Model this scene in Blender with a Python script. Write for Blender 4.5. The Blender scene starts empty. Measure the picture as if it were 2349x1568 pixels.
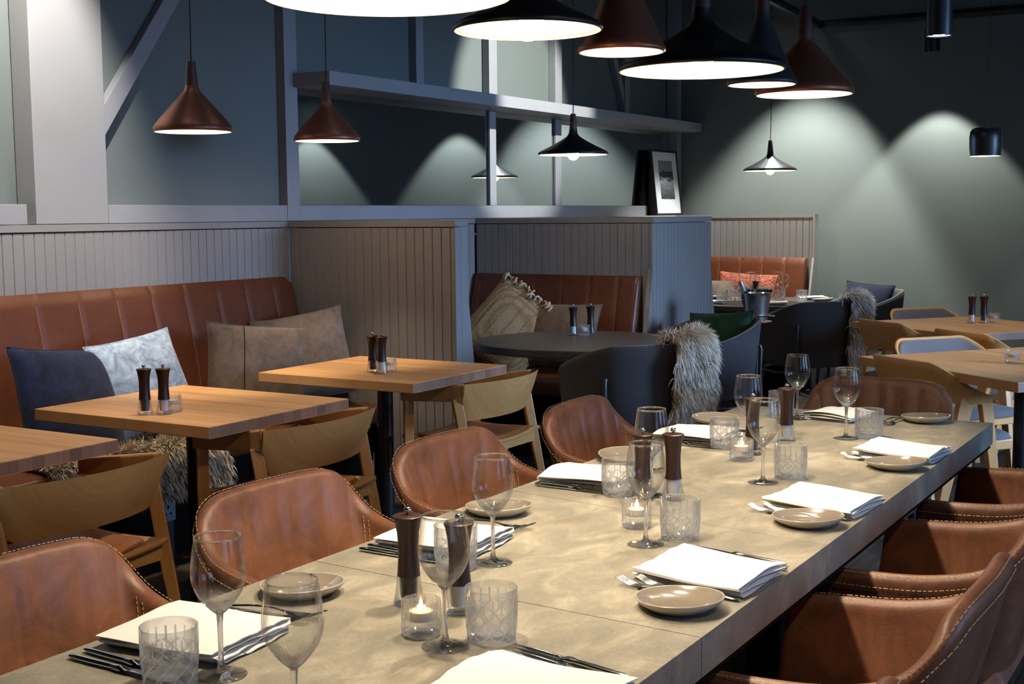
import bpy, math, random
from math import sin, cos, pi, radians, sqrt
from mathutils import Vector, Matrix, noise
random.seed(7)
COL = bpy.context.scene.collection
scene = bpy.context.scene

# ------------------------------------------------------------------ materials
def new_mat(name):
    m = bpy.data.materials.new(name); m.use_nodes = True
    nt = m.node_tree
    for n in list(nt.nodes): nt.nodes.remove(n)
    out = nt.nodes.new('ShaderNodeOutputMaterial')
    return m, nt, out
def N(nt, t, **kw):
    n = nt.nodes.new(t)
    for k, v in kw.items():
        if k.startswith('i_'):
            n.inputs[k[2:].replace('_', ' ')].default_value = v
        else: setattr(n, k, v)
    return n
def L(nt, a, b): nt.links.new(a, b)
def c4(c): return (c[0], c[1], c[2], 1)
def principled(nt, out, col=(.5, .5, .5), rough=.5, metal=0, spec=.5, sheen=0, coat=0):
    p = nt.nodes.new('ShaderNodeBsdfPrincipled')
    p.inputs['Base Color'].default_value = c4(col)
    p.inputs['Roughness'].default_value = rough
    p.inputs['Metallic'].default_value = metal
    p.inputs['Specular IOR Level'].default_value = spec
    p.inputs['Sheen Weight'].default_value = sheen
    p.inputs['Coat Weight'].default_value = coat
    L(nt, p.outputs[0], out.inputs[0]); return p
def mixcol(nt, fac, a, b):
    m = nt.nodes.new('ShaderNodeMix'); m.data_type = 'RGBA'
    if hasattr(fac, 'links'): L(nt, fac, m.inputs[0])
    else: m.inputs[0].default_value = fac
    for v, i in ((a, 6), (b, 7)):
        if isinstance(v, tuple): m.inputs[i].default_value = c4(v)
        else: L(nt, v, m.inputs[i])
    return m.outputs[2]
def ramp(nt, src, stops):
    r = nt.nodes.new('ShaderNodeValToRGB'); el = r.color_ramp.elements
    while len(el) > 1: el.remove(el[-1])
    el[0].position = stops[0][0]; el[0].color = c4(stops[0][1])
    for p, c in stops[1:]:
        e = el.new(p); e.color = c4(c)
    L(nt, src, r.inputs[0]); return r.outputs[0]
def coords(nt, scale=(1, 1, 1), rot=(0, 0, 0), kind='Object'):
    tc = nt.nodes.new('ShaderNodeTexCoord'); mp = nt.nodes.new('ShaderNodeMapping')
    mp.inputs['Scale'].default_value = scale; mp.inputs['Rotation'].default_value = rot
    L(nt, tc.outputs[kind], mp.inputs[0]); return mp.outputs[0]
def noise_t(nt, vec, scale, detail=4, rough=.5, dist=0):
    n = nt.nodes.new('ShaderNodeTexNoise'); n.inputs['Scale'].default_value = scale
    n.inputs['Detail'].default_value = detail; n.inputs['Roughness'].default_value = rough
    n.inputs['Distortion'].default_value = dist
    L(nt, vec, n.inputs['Vector']); return n.outputs[0]
def bump(nt, p, h, strength=.3, dist=.01):
    b = nt.nodes.new('ShaderNodeBump'); b.inputs['Strength'].default_value = strength
    b.inputs['Distance'].default_value = dist
    L(nt, h, b.inputs['Height']); L(nt, b.outputs[0], p.inputs['Normal'])

def simple(name, col, rough=.5, metal=0, spec=.5, sheen=0, coat=0, var=0, vs=8, bmp=0, bs=200):
    m, nt, out = new_mat(name)
    p = principled(nt, out, col, rough, metal, spec, sheen, coat)
    if var or bmp: v = coords(nt)
    if var:
        n = noise_t(nt, v, vs, 5, .6)
        c = ramp(nt, n, [(.3, tuple(x*(1-var) for x in col)), (.7, tuple(min(1, x*(1+var)) for x in col))])
        L(nt, c, p.inputs['Base Color'])
    if bmp: bump(nt, p, noise_t(nt, v, bs, 3), bmp, .002)
    return m

def leather(name, col, var=.35, grain=260, rough=.42, warm=(1.15, 1.1, 1.0)):
    m, nt, out = new_mat(name)
    p = principled(nt, out, col, rough, 0, .45)
    v = coords(nt)
    n1 = noise_t(nt, v, 8, 7, .7, .8); n2 = noise_t(nt, v, 60, 4, .7)
    dark = tuple(x*(1-var) for x in col); lite = tuple(x*w*(1+var*.5) for x, w in zip(col, warm))
    a = ramp(nt, n1, [(.32, dark), (.66, lite)])
    b = ramp(nt, n2, [(.35, tuple(x*.72 for x in col)), (.6, col)])
    L(nt, mixcol(nt, .3, a, b), p.inputs['Base Color'])
    vo = nt.nodes.new('ShaderNodeTexVoronoi'); vo.inputs['Scale'].default_value = grain; L(nt, v, vo.inputs['Vector'])
    mm = nt.nodes.new('ShaderNodeMath'); mm.operation = 'MULTIPLY_ADD'
    L(nt, vo.outputs['Distance'], mm.inputs[0]); mm.inputs[1].default_value = .5; L(nt, n2, mm.inputs[2])
    bump(nt, p, mm.outputs[0], .35, .0012)
    return m

def wood(name, col, axis='x', board=.06, var=.18, rough=.4, grain=1.0, dark=.55):
    """oak boards glued side by side; fibre runs along axis"""
    m, nt, out = new_mat(name)
    p = principled(nt, out, col, rough, 0, .4)
    # board id across
    tc = nt.nodes.new('ShaderNodeTexCoord'); sp = nt.nodes.new('ShaderNodeSeparateXYZ'); L(nt, tc.outputs['Object'], sp.inputs[0])
    across = sp.outputs[1 if axis == 'x' else 0]; along = sp.outputs[0 if axis == 'x' else 1]
    if axis == 'z': across = sp.outputs[0]; along = sp.outputs[2]
    d = N(nt, 'ShaderNodeMath', operation='DIVIDE'); L(nt, across, d.inputs[0]); d.inputs[1].default_value = board
    fl = N(nt, 'ShaderNodeMath', operation='FLOOR'); L(nt, d.outputs[0], fl.inputs[0])
    wn = nt.nodes.new('ShaderNodeTexWhiteNoise'); wn.noise_dimensions = '1D'; L(nt, fl.outputs[0], wn.inputs['W'])
    off = N(nt, 'ShaderNodeMath', operation='MULTIPLY'); L(nt, wn.outputs['Value'], off.inputs[0]); off.inputs[1].default_value = 37.
    cb = nt.nodes.new('ShaderNodeCombineXYZ')
    s1 = N(nt, 'ShaderNodeMath', operation='MULTIPLY'); L(nt, along, s1.inputs[0]); s1.inputs[1].default_value = 1.6*grain
    s2 = N(nt, 'ShaderNodeMath', operation='MULTIPLY'); L(nt, across, s2.inputs[0]); s2.inputs[1].default_value = 28*grain
    L(nt, s1.outputs[0], cb.inputs[0]); L(nt, s2.outputs[0], cb.inputs[1]); L(nt, off.outputs[0], cb.inputs[2])
    g = noise_t(nt, cb.outputs[0], 1.4, 6, .62, .5)
    cb2 = nt.nodes.new('ShaderNodeCombineXYZ')
    s3 = N(nt, 'ShaderNodeMath', operation='MULTIPLY'); L(nt, along, s3.inputs[0]); s3.inputs[1].default_value = 12*grain
    s4 = N(nt, 'ShaderNodeMath', operation='MULTIPLY'); L(nt, across, s4.inputs[0]); s4.inputs[1].default_value = 500*grain
    L(nt, s3.outputs[0], cb2.inputs[0]); L(nt, s4.outputs[0], cb2.inputs[1]); L(nt, off.outputs[0], cb2.inputs[2])
    f = noise_t(nt, cb2.outputs[0], 1.0, 3, .6)
    a = ramp(nt, g, [(.28, tuple(x*y for x, y in zip(col, (dark+.2, dark+.1, dark)))), (.5, col), (.75, tuple(min(1, x*1.18) for x in col))])
    c2 = mixcol(nt, .22, a, ramp(nt, f, [(.35, tuple(x*.55 for x in col)), (.6, tuple(min(1, x*1.1) for x in col))]))
    tone = ramp(nt, wn.outputs['Value'], [(0, (1-var,)*3), (1, (1+var*.3,)*3)])
    mu = nt.nodes.new('ShaderNodeMix'); mu.data_type = 'RGBA'; mu.blend_type = 'MULTIPLY'; mu.inputs[0].default_value = 1
    L(nt, c2, mu.inputs[6]); L(nt, tone, mu.inputs[7])
    L(nt, mu.outputs[2], p.inputs['Base Color'])
    bump(nt, p, f, .08, .001)
    return m

def stone(name):
    m, nt, out = new_mat(name)
    p = principled(nt, out, (.3, .27, .21), .42, 0, .4)
    v = coords(nt, (1, 1, 1)); v2 = coords(nt, (1.7, 1, 1), (0, 0, .25))
    n1 = noise_t(nt, v2, 5.5, 8, .68, .9); n2 = noise_t(nt, v, 190, 5, .8); n3 = noise_t(nt, v2, 26, 8, .75, .5)
    a = ramp(nt, n1, [(.3, (.15, .14, .11)), (.45, (.215, .198, .152)), (.56, (.34, .305, .228)), (.68, (.55, .495, .38))])
    b = ramp(nt, n2, [(.36, (.10, .095, .078)), (.62, (.40, .365, .29))])
    c = ramp(nt, n3, [(.35, (.17, .16, .13)), (.7, (.33, .30, .235))])
    L(nt, mixcol(nt, .30, mixcol(nt, .30, a, b), c), p.inputs['Base Color'])
    r = ramp(nt, n1, [(.3, (.38,)*3), (.7, (.52,)*3)]); L(nt, r, p.inputs['Roughness'])
    bump(nt, p, n2, .08, .001)
    return m

def emis(name, col, s):
    m, nt, out = new_mat(name)
    e = N(nt, 'ShaderNodeEmission'); e.inputs[0].default_value = c4(col); e.inputs[1].default_value = s
    L(nt, e.outputs[0], out.inputs[0]); return m

def thin_glass(name, edge=.75, tint=(.97, .98, .98)):
    m, nt, out = new_mat(name)
    lw = nt.nodes.new('ShaderNodeLayerWeight'); lw.inputs['Blend'].default_value = .26
    t = nt.nodes.new('ShaderNodeBsdfTransparent'); t.inputs[0].default_value = c4(tint)
    g = nt.nodes.new('ShaderNodeBsdfGlossy'); g.inputs['Roughness'].default_value = .02; g.inputs[0].default_value = (1, 1, 1, 1)
    f = nt.nodes.new('ShaderNodeMath'); f.operation = 'MULTIPLY_ADD'; f.use_clamp = True
    L(nt, lw.outputs['Fresnel'], f.inputs[0]); f.inputs[1].default_value = edge; f.inputs[2].default_value = .02
    mx = nt.nodes.new('ShaderNodeMixShader'); L(nt, f.outputs[0], mx.inputs[0]); L(nt, t.outputs[0], mx.inputs[1]); L(nt, g.outputs[0], mx.inputs[2])
    L(nt, mx.outputs[0], out.inputs[0]); return m
def solid_glass(name, clear=.6, ior=1.3, haze=.05, edge=.6, cut=None):
    """clear moulded glass: fresnel reflection over straight-through, refracted and faintly scattered light; cut grooves scatter more"""
    m, nt, out = new_mat(name)
    t = nt.nodes.new('ShaderNodeBsdfTransparent'); t.inputs[0].default_value = (.985, .99, .99, 1)
    r = nt.nodes.new('ShaderNodeBsdfGlass'); r.inputs['Roughness'].default_value = 0; r.inputs['IOR'].default_value = ior
    g = nt.nodes.new('ShaderNodeBsdfGlossy'); g.inputs['Roughness'].default_value = .05
    d = nt.nodes.new('ShaderNodeBsdfTranslucent'); d.inputs[0].default_value = (.95, .97, 1, 1)
    d2 = nt.nodes.new('ShaderNodeBsdfDiffuse'); d2.inputs[0].default_value = (.95, .97, 1, 1)
    mx = nt.nodes.new('ShaderNodeMixShader'); mx.inputs[0].default_value = 1-clear
    L(nt, t.outputs[0], mx.inputs[1]); L(nt, r.outputs[0], mx.inputs[2])
    md = nt.nodes.new('ShaderNodeMixShader'); md.inputs[0].default_value = .5; L(nt, d.outputs[0], md.inputs[1]); L(nt, d2.outputs[0], md.inputs[2])
    mh = nt.nodes.new('ShaderNodeMixShader'); mh.inputs[0].default_value = haze; L(nt, mx.outputs[0], mh.inputs[1]); L(nt, md.outputs[0], mh.inputs[2])
    lw = nt.nodes.new('ShaderNodeLayerWeight'); lw.inputs['Blend'].default_value = .2
    f = N(nt, 'ShaderNodeMath', operation='MULTIPLY_ADD', use_clamp=True); L(nt, lw.outputs['Fresnel'], f.inputs[0]); f.inputs[1].default_value = edge; f.inputs[2].default_value = .012
    m2 = nt.nodes.new('ShaderNodeMixShader'); L(nt, f.outputs[0], m2.inputs[0]); L(nt, mh.outputs[0], m2.inputs[1]); L(nt, g.outputs[0], m2.inputs[2])
    L(nt, m2.outputs[0], out.inputs[0])
    fc = nt.nodes.new('ShaderNodeLayerWeight'); fc.inputs['Blend'].default_value = .5
    pw = N(nt, 'ShaderNodeMath', operation='POWER'); L(nt, fc.outputs['Facing'], pw.inputs[0]); pw.inputs[1].default_value = 2.5
    if cut:
        at = nt.nodes.new('ShaderNodeAttribute'); at.attribute_name = 'cut'
        for sock, k, c in ((mh.inputs[0], cut[0], haze), (mx.inputs[0], cut[1], 1-clear)):
            q = N(nt, 'ShaderNodeMath', operation='MULTIPLY_ADD', use_clamp=True); L(nt, at.outputs['Fac'], q.inputs[0]); q.inputs[1].default_value = k; q.inputs[2].default_value = c
            if sock == mx.inputs[0]:
                q2 = N(nt, 'ShaderNodeMath', operation='MULTIPLY_ADD', use_clamp=True); L(nt, pw.outputs[0], q2.inputs[0]); q2.inputs[1].default_value = .55; L(nt, q.outputs[0], q2.inputs[2]); q = q2
            L(nt, q.outputs[0], sock)
    return m

def woven(name, c1, c2, sc=140):
    m, nt, out = new_mat(name)
    p = principled(nt, out, c1, .75, 0, .2)
    v = coords(nt, (1, 1.6, 1))
    vo = nt.nodes.new('ShaderNodeTexVoronoi'); vo.inputs['Scale'].default_value = sc; vo.inputs['Randomness'].default_value = .25; L(nt, v, vo.inputs['Vector'])
    L(nt, ramp(nt, vo.outputs['Distance'], [(.15, c1), (.6, c2)]), p.inputs['Base Color'])
    inv = N(nt, 'ShaderNodeMath', operation='SUBTRACT'); inv.inputs[0].default_value = 1; L(nt, vo.outputs['Distance'], inv.inputs[1])
    bump(nt, p, inv.outputs[0], .9, .004); return m

def felt(name, c, c2):
    m, nt, out = new_mat(name)
    p = principled(nt, out, c, .95, 0, .15, sheen=.08)
    v = coords(nt); n = noise_t(nt, v, 380, 4, .75)
    L(nt, ramp(nt, n, [(.35, c), (.65, c2)]), p.inputs['Base Color']); bump(nt, p, n, .3, .001); return m

def velvet(name, c, c2):
    m, nt, out = new_mat(name)
    p = principled(nt, out, c, .85, 0, .15, sheen=.12)
    v = coords(nt); n = noise_t(nt, v, 14, 6, .7, .8)
    L(nt, ramp(nt, n, [(.38, c), (.62, c2)]), p.inputs['Base Color']); bump(nt, p, n, .25, .004); return m

def fur_mat(name, cols):
    m, nt, out = new_mat(name)
    p = principled(nt, out, cols[0], .65, 0, .3)
    v = coords(nt); n = noise_t(nt, v, 9, 3, .6)
    at = nt.nodes.new('ShaderNodeAttribute'); at.attribute_name = 'tone'
    ad = N(nt, 'ShaderNodeMath', operation='MULTIPLY_ADD'); L(nt, at.outputs['Fac'], ad.inputs[0]); ad.inputs[1].default_value = .62
    a2 = N(nt, 'ShaderNodeMath', operation='MULTIPLY_ADD'); L(nt, n, a2.inputs[0]); a2.inputs[1].default_value = .75; a2.inputs[2].default_value = -.16; L(nt, a2.outputs[0], ad.inputs[2])
    L(nt, ramp(nt, ad.outputs[0], [(.18, cols[0]), (.45, cols[1]), (.72, cols[2])]), p.inputs['Base Color']); return m

def brick_pat(name):
    m, nt, out = new_mat(name)
    p = principled(nt, out, (.5, .1, .04), .8, 0, .2)
    v = coords(nt, (1, 1, 1), (0, 0, pi/4))
    ck = nt.nodes.new('ShaderNodeTexChecker'); ck.inputs['Scale'].default_value = 70; L(nt, v, ck.inputs[0])
    ck.inputs[1].default_value = (.42, .09, .035, 1); ck.inputs[2].default_value = (.05, .04, .04, 1)
    n = noise_t(nt, v, 30, 2); L(nt, mixcol(nt, ramp(nt, n, [(.45, (0,)*3), (.55, (.6,)*3)]), ck.outputs[0], (.36, .09, .04)), p.inputs['Base Color'])
    return m

M = dict(
 armleather=leather('tan_leather', (.205, .088, .050), .5),
 benchleather=leather('cognac_leather', (.095, .027, .0105), .22, 300, .36),
 cushleather=leather('orange_leather', (.36, .13, .035), .15, 300, .4),
 stitch=simple('stitch_thread', (.62, .42, .2), .7),
 oakx=wood('oak_boards', (.66, .35, .14), 'x', .042, .2),
 oaky=wood('oak_chair', (.66, .33, .105), 'y', .5, .05, .42, .7, .7),
 oakz=wood('oak_leg', (.60, .29, .092), 'z', .5, .05, .42, .7, .7),
 oakdark=wood('oak_end', (.33, .19, .12), 'x', .045, .35, .5, 2.0, .7),
 stone=stone('grey_stone'),
 panel=simple('grey_panel_paint', (.235, .215, .205), .5, var=.03, vs=3),
 frame=simple('grey_frame_paint', (.27, .265, .275), .45, var=.05, vs=4),
 wall=simple('sage_wall_paint', (.130, .146, .134), .6, var=.04, vs=2, bmp=.05, bs=300),
 ceil=simple('black_ceiling_paint', (.012, .012, .014), .8),
 black=simple('black_metal', (.012, .012, .014), .35, 0, .5),
 matblack=simple('matt_black', (.007, .006, .006), .9, 0, .08),
 dtop=simple('dark_laminate', (.05, .045, .043), .38, 0, .5, var=.15, vs=20),
 steel=simple('polished_steel', (.78, .78, .77), .13, 1),
 brushed=simple('brushed_steel', (.72, .70, .67), .27, 1),
 brass=simple('warm_steel', (.7, .6, .42), .15, 1),
 mill=wood('dark_mill_wood', (.028, .009, .006), 'z', .5, .05, .35, 1, .7),
 copper=simple('copper_shade', (.30, .105, .06), .4, .6, .5),
 blackshade=simple('black_shade', (.009, .009, .010), .38, 0, .4),
 greyshade=simple('graphite_shade', (.03, .03, .03), .38, 0, .5),
 lampwood=simple('dark_lamp_wood', (.085, .032, .020), .5, var=.2, vs=40),
 lining=simple('white_lining', (.85, .82, .76), .5),
 cord=simple('black_cord', (.01, .01, .01), .6),
 bulb=emis('bulb_glow', (1, .82, .58), 60),
 disc=emis('downlight_glow', (.85, .95, 1), 30),
 flame=emis('flame_glow', (1, .55, .2), 25),
 wax=simple('white_wax', (.8, .72, .6), .5),
 glass=solid_glass('bowl_glass', .985, 1.45, 0, .15, (0, .8)),
 cut=solid_glass('cut_glass', .90, 1.45, .015, .3, (.36, .5)),
 stem=solid_glass('stem_glass', .97, 1.45, .0, .1, (.0, .8)),
 linen=simple('white_linen', (.80, .78, .74), .85, bmp=.2, bs=900),
 plate=simple('taupe_glaze', (.24, .205, .165), .14, 0, .55, coat=.3),
 glazerim=simple('pale_glaze_rim', (.42, .37, .29), .2, 0, .5),
 salt=simple('white_salt', (.75, .74, .73), .9),
 pepper=simple('black_pepper', (.03, .02, .015), .9, var=.8, vs=300),
 felt=felt('charcoal_felt', (.034, .030, .030), (.066, .060, .059)),
 feltlite=felt('light_grey_felt', (.12, .105, .095), (.19, .17, .155)),
 navy=velvet('navy_velvet', (.002, .003, .012), (.007, .010, .032)),
 blue=velvet('pale_blue_velvet', (.13, .17, .23), (.33, .39, .46)),
 taupe=velvet('taupe_suede', (.085, .062, .048), (.135, .10, .078)),
 green=velvet('green_velvet', (.004, .022, .010), (.012, .05, .024)),
 straw=woven('woven_straw', (.50, .40, .24), (.20, .14, .07), 95),
 rope=simple('straw_rope', (.48, .39, .24), .8, var=.4, vs=60),
 fur=fur_mat('brown_fur', [(.24, .165, .11), (.58, .47, .34), (.85, .77, .64)]),
 furbase=fur_mat('fur_hide', [(.10, .07, .05), (.2, .16, .12), (.3, .25, .2)]),
 furlight=fur_mat('cream_fur', [(.34, .25, .15), (.50, .40, .27), (.62, .52, .38)]),
 furgrey=fur_mat('grey_fur', [(.22, .19, .17), (.55, .50, .46), (.82, .77, .72)]),
 orange=brick_pat('orange_pattern'),
 socket=simple('grey_socket_plastic', (.16, .2, .24), .4),
 whiteplastic=simple('white_plastic', (.6, .6, .58), .4),
 paper=simple('white_mount', (.72, .74, .76), .7),
 foil=simple('bottle_foil', (.35, .36, .37), .35, .6),
 bottle=simple('dark_bottle', (.01, .015, .01), .08, 0, .6),
)
# floor planks
def floor_mat():
    m, nt, out = new_mat('floor_planks')
    p = principled(nt, out, (.1, .08, .06), .6, 0, .2)
    v = coords(nt, (1, 1, 1), (0, 0, pi/2))
    br = nt.nodes.new('ShaderNodeTexBrick'); L(nt, v, br.inputs['Vector'])
    br.inputs['Scale'].default_value = 1; br.inputs['Brick Width'].default_value = 1.4; br.inputs['Row Height'].default_value = .16
    br.inputs['Mortar Size'].default_value = .003; br.inputs['Color1'].default_value = (.075, .056, .042, 1); br.inputs['Color2'].default_value = (.115, .09, .07, 1); br.inputs['Mortar'].default_value = (.03, .02, .02, 1)
    n = noise_t(nt, coords(nt, (22, 1.6, 1)), 2, 6, .65)
    mu = nt.nodes.new('ShaderNodeMix'); mu.data_type = 'RGBA'; mu.blend_type = 'MULTIPLY'; mu.inputs[0].default_value = 1
    L(nt, br.outputs[0], mu.inputs[6]); L(nt, ramp(nt, n, [(.3, (.55,)*3), (.7, (1.2,)*3)]), mu.inputs[7]); L(nt, mu.outputs[2], p.inputs['Base Color'])
    return m
M['floor'] = floor_mat()
def linen_mat():
    m, nt, out = new_mat('striped_linen')
    p = principled(nt, out, (.8, .78, .74), .85, 0, .2, sheen=.1)
    tc = nt.nodes.new('ShaderNodeTexCoord'); sp = nt.nodes.new('ShaderNodeSeparateXYZ'); L(nt, tc.outputs['UV'], sp.inputs[0])
    # uv.x = metres along the fold path, uv.y = along the napkin
    w = N(nt, 'ShaderNodeMath', operation='COMPARE'); L(nt, sp.outputs[0], w.inputs[0]); w.inputs[1].default_value = .05; w.inputs[2].default_value = .0018
    w2 = N(nt, 'ShaderNodeMath', operation='PINGPONG'); L(nt, sp.outputs[1], w2.inputs[0]); w2.inputs[1].default_value = .03
    w3 = N(nt, 'ShaderNodeMath', operation='LESS_THAN'); L(nt, w2.outputs[0], w3.inputs[0]); w3.inputs[1].default_value = .0016
    low = N(nt, 'ShaderNodeMath', operation='LESS_THAN'); L(nt, sp.outputs[0], low.inputs[0]); low.inputs[1].default_value = .13
    mm = N(nt, 'ShaderNodeMath', operation='MULTIPLY'); L(nt, w3.outputs[0], mm.inputs[0]); L(nt, low.outputs[0], mm.inputs[1])
    mx = N(nt, 'ShaderNodeMath', operation='MAXIMUM'); L(nt, mm.outputs[0], mx.inputs[0]); L(nt, w.outputs[0], mx.inputs[1])
    L(nt, mixcol(nt, mx.outputs[0], (.80, .78, .74), (.06, .08, .26)), p.inputs['Base Color'])
    bump(nt, p, noise_t(nt, coords(nt), 700, 2), .15, .001)
    return m
M['napkin'] = linen_mat()
def photo_mat():
    m, nt, out = new_mat('seascape_print')
    p = principled(nt, out, (.3, .3, .3), .5)
    tc = nt.nodes.new('ShaderNodeTexCoord'); sp = nt.nodes.new('ShaderNodeSeparateXYZ'); L(nt, tc.outputs['Generated'], sp.inputs[0])
    n = noise_t(nt, coords(nt, (3, 1, 14), kind='Generated'), 1.3, 5, .6, .4)
    a = N(nt, 'ShaderNodeMath', operation='MULTIPLY_ADD'); L(nt, n, a.inputs[0]); a.inputs[1].default_value = .5; L(nt, sp.outputs[2], a.inputs[2])
    L(nt, ramp(nt, a.outputs[0], [(.2, (.02, .02, .025)), (.42, (.10, .10, .11)), (.6, (.28, .29, .3)), (.72, (.55, .56, .58)), (.8, (.04, .04, .045)), (.95, (.03, .03, .035)), (1.05, (.22, .23, .25))]), p.inputs['Base Color'])
    return m
M['photo'] = photo_mat()

# ------------------------------------------------------------------ mesh builder
class MB:
    def __init__(s): s.v = []; s.f = []; s.uv = None
    def add(s, vs, fs):
        o = len(s.v); s.v += [tuple(v) for v in vs]; s.f += [tuple(i+o for i in f) for f in fs]; return s
    def box(s, x0, x1, y0, y1, z0, z1, mat=None):
        vs = [(x0, y0, z0), (x1, y0, z0), (x1, y1, z0), (x0, y1, z0), (x0, y0, z1), (x1, y0, z1), (x1, y1, z1), (x0, y1, z1)]
        if mat is not None: vs = [mat @ Vector(v) for v in vs]
        return s.add(vs, [(0, 3, 2, 1), (4, 5, 6, 7), (0, 1, 5, 4), (1, 2, 6, 5), (2, 3, 7, 6), (3, 0, 4, 7)])
    def hexa(s, lo, hi):  # lo, hi: 4 corner points each (ccw from above)
        return s.add(list(lo)+list(hi), [(0, 3, 2, 1), (4, 5, 6, 7), (0, 1, 5, 4), (1, 2, 6, 5), (2, 3, 7, 6), (3, 0, 4, 7)])
    def prism(s, pts, a0, a1, ax='x'):  # polygon extruded along ax
        n = len(pts)
        def P(p, a): return (a, p[0], p[1]) if ax == 'x' else ((p[0], a, p[1]) if ax == 'y' else (p[0], p[1], a))
        vs = [P(p, a0) for p in pts]+[P(p, a1) for p in pts]
        fs = [tuple(range(n))[::-1], tuple(range(n, 2*n))]+[(i, (i+1) % n, n+(i+1) % n, n+i) for i in range(n)]
        return s.add(vs, fs)
    def lathe(s, prof, seg=32, cx=0, cy=0, cap0=False, cap1=False, rf=None):
        n = len(prof); vs = []
        for r, z in prof:
            for k in range(seg):
                a = 2*pi*k/seg; q = r*(rf(a, z) if rf else 1); vs.append((cx+q*cos(a), cy+q*sin(a), z))
        fs = [(i*seg+k, i*seg+(k+1) % seg, (i+1)*seg+(k+1) % seg, (i+1)*seg+k) for i in range(n-1) for k in range(seg)]
        if cap0: fs.append(tuple(range(seg))[::-1])
        if cap1: fs.append(tuple((n-1)*seg+k for k in range(seg)))
        return s.add(vs, fs)
    def tube(s, path, r, seg=8, caps=True, rr=None):
        P = [Vector(p) for p in path]; n = len(P); vs = []; prev = None
        for i, p in enumerate(P):
            t = (P[min(i+1, n-1)]-P[max(i-1, 0)]).normalized()
            if prev is None:
                a = Vector((0, 0, 1)) if abs(t.z) < .9 else Vector((1, 0, 0)); u = t.cross(a).normalized()
            else: u = (prev-t*prev.dot(t)).normalized()
            prev = u; w = t.cross(u); q = rr[i] if rr else r
            for k in range(seg):
                a = 2*pi*k/seg; vs.append(p+(u*cos(a)+w*sin(a))*q)
        fs = [(i*seg+k, i*seg+(k+1) % seg, (i+1)*seg+(k+1) % seg, (i+1)*seg+k) for i in range(n-1) for k in range(seg)]
        if caps: fs += [tuple(range(seg))[::-1], tuple((n-1)*seg+k for k in range(seg))]
        return s.add(vs, fs)
    def grid(s, fn, nu, nv, wrapu=False, wrapv=False):
        vs = [fn(i/(nu if wrapu else nu-1), j/(nv if wrapv else nv-1)) for i in range(nu) for j in range(nv)]
        fs = []
        for i in range(nu if wrapu else nu-1):
            for j in range(nv if wrapv else nv-1):
                a = i*nv+j; b = ((i+1) % nu)*nv+j; c = ((i+1) % nu)*nv+(j+1) % nv; d = i*nv+(j+1) % nv
                fs.append((a, b, c, d))
        return s.add(vs, fs)
    def sweep(s, loops, caps=True):  # list of closed loops with the same count
        n = len(loops[0]); vs = [p for l in loops for p in l]
        fs = [(i*n+k, (i+1)*n+k, (i+1)*n+(k+1) % n, i*n+(k+1) % n) for i in range(len(loops)-1) for k in range(n)]
        if caps: fs += [tuple(range(n)), tuple((len(loops)-1)*n+k for k in range(n))[::-1]]
        return s.add(vs, fs)
    def build(s, name, mat, parent=None, smooth=False, bevel=0, sub=0, fix=True, bseg=2, angle=None):
        me = bpy.data.meshes.new(name); me.from_pydata(s.v, [], s.f); me.update()
        if fix:
            import bmesh
            b = bmesh.new(); b.from_mesh(me); bmesh.ops.recalc_face_normals(b, faces=b.faces); b.to_mesh(me); b.free()
        mats = mat if isinstance(mat, list) else [mat]
        for m in mats: me.materials.append(m)
        if smooth:
            me.polygons.foreach_set('use_smooth', [True]*len(me.polygons))
            if angle: 
                try: me.set_sharp_from_angle(angle=radians(angle))
                except Exception: pass
        o = bpy.data.objects.new(name, me); COL.objects.link(o)
        if parent is not None: o.parent = parent
        if bevel:
            md = o.modifiers.new('b', 'BEVEL'); md.width = bevel; md.segments = bseg; md.limit_method = 'ANGLE'; md.angle_limit = radians(40)
        if sub:
            md = o.modifiers.new('s', 'SUBSURF'); md.levels = sub; md.render_levels = sub
        return o

def thing(name, label, cat, loc=(0, 0, 0), rz=0, group=None):
    o = bpy.data.objects.new(name, None); COL.objects.link(o); o.empty_display_size = .1
    o.location = loc; o.rotation_euler = (0, 0, rz)
    o['label'] = label; o['category'] = cat
    if group: o['group'] = group
    return o
def tag(o, label, cat, group=None):
    o['label'] = label; o['category'] = cat
    if group: o['group'] = group
    return o
def struct(o): o['kind'] = 'structure'; return o
def copy_tree(o, parent=None):
    c = o.copy(); COL.objects.link(c)
    if parent is not None: c.parent = parent
    for ch in list(o.children): copy_tree(ch, c)
    return c
class Proto:
    """first placement moves the original, later ones copy it part by part"""
    def __init__(s, root): s.root = root; s.used = False
    def put(s, loc, rz=0, label=None, group=None, scale=None):
        o = s.root if not s.used else copy_tree(s.root)
        s.used = True
        o.location = loc; o.rotation_euler = (0, 0, rz)
        if scale: o.scale = scale
        if label: o['label'] = label
        if group: o['group'] = group
        return o
def lerp(a, b, t): return a+(b-a)*t
def smooth(a, b, x):
    t = min(1, max(0, (x-a)/(b-a))); return t*t*(3-2*t)
def spline(pts, t):  # catmull-rom over equally spaced tuples, t in 0..1
    n = len(pts)-1; x = min(max(t, 0), 1)*n; i = min(int(x), n-1); f = x-i
    p0 = pts[max(i-1, 0)]; p1 = pts[i]; p2 = pts[i+1]; p3 = pts[min(i+2, n)]
    return tuple(.5*((2*b)+(-a+c)*f+(2*a-5*b+4*c-d)*f*f+(-a+3*b-3*c+d)*f**3) for a, b, c, d in zip(p0, p1, p2, p3))

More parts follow.
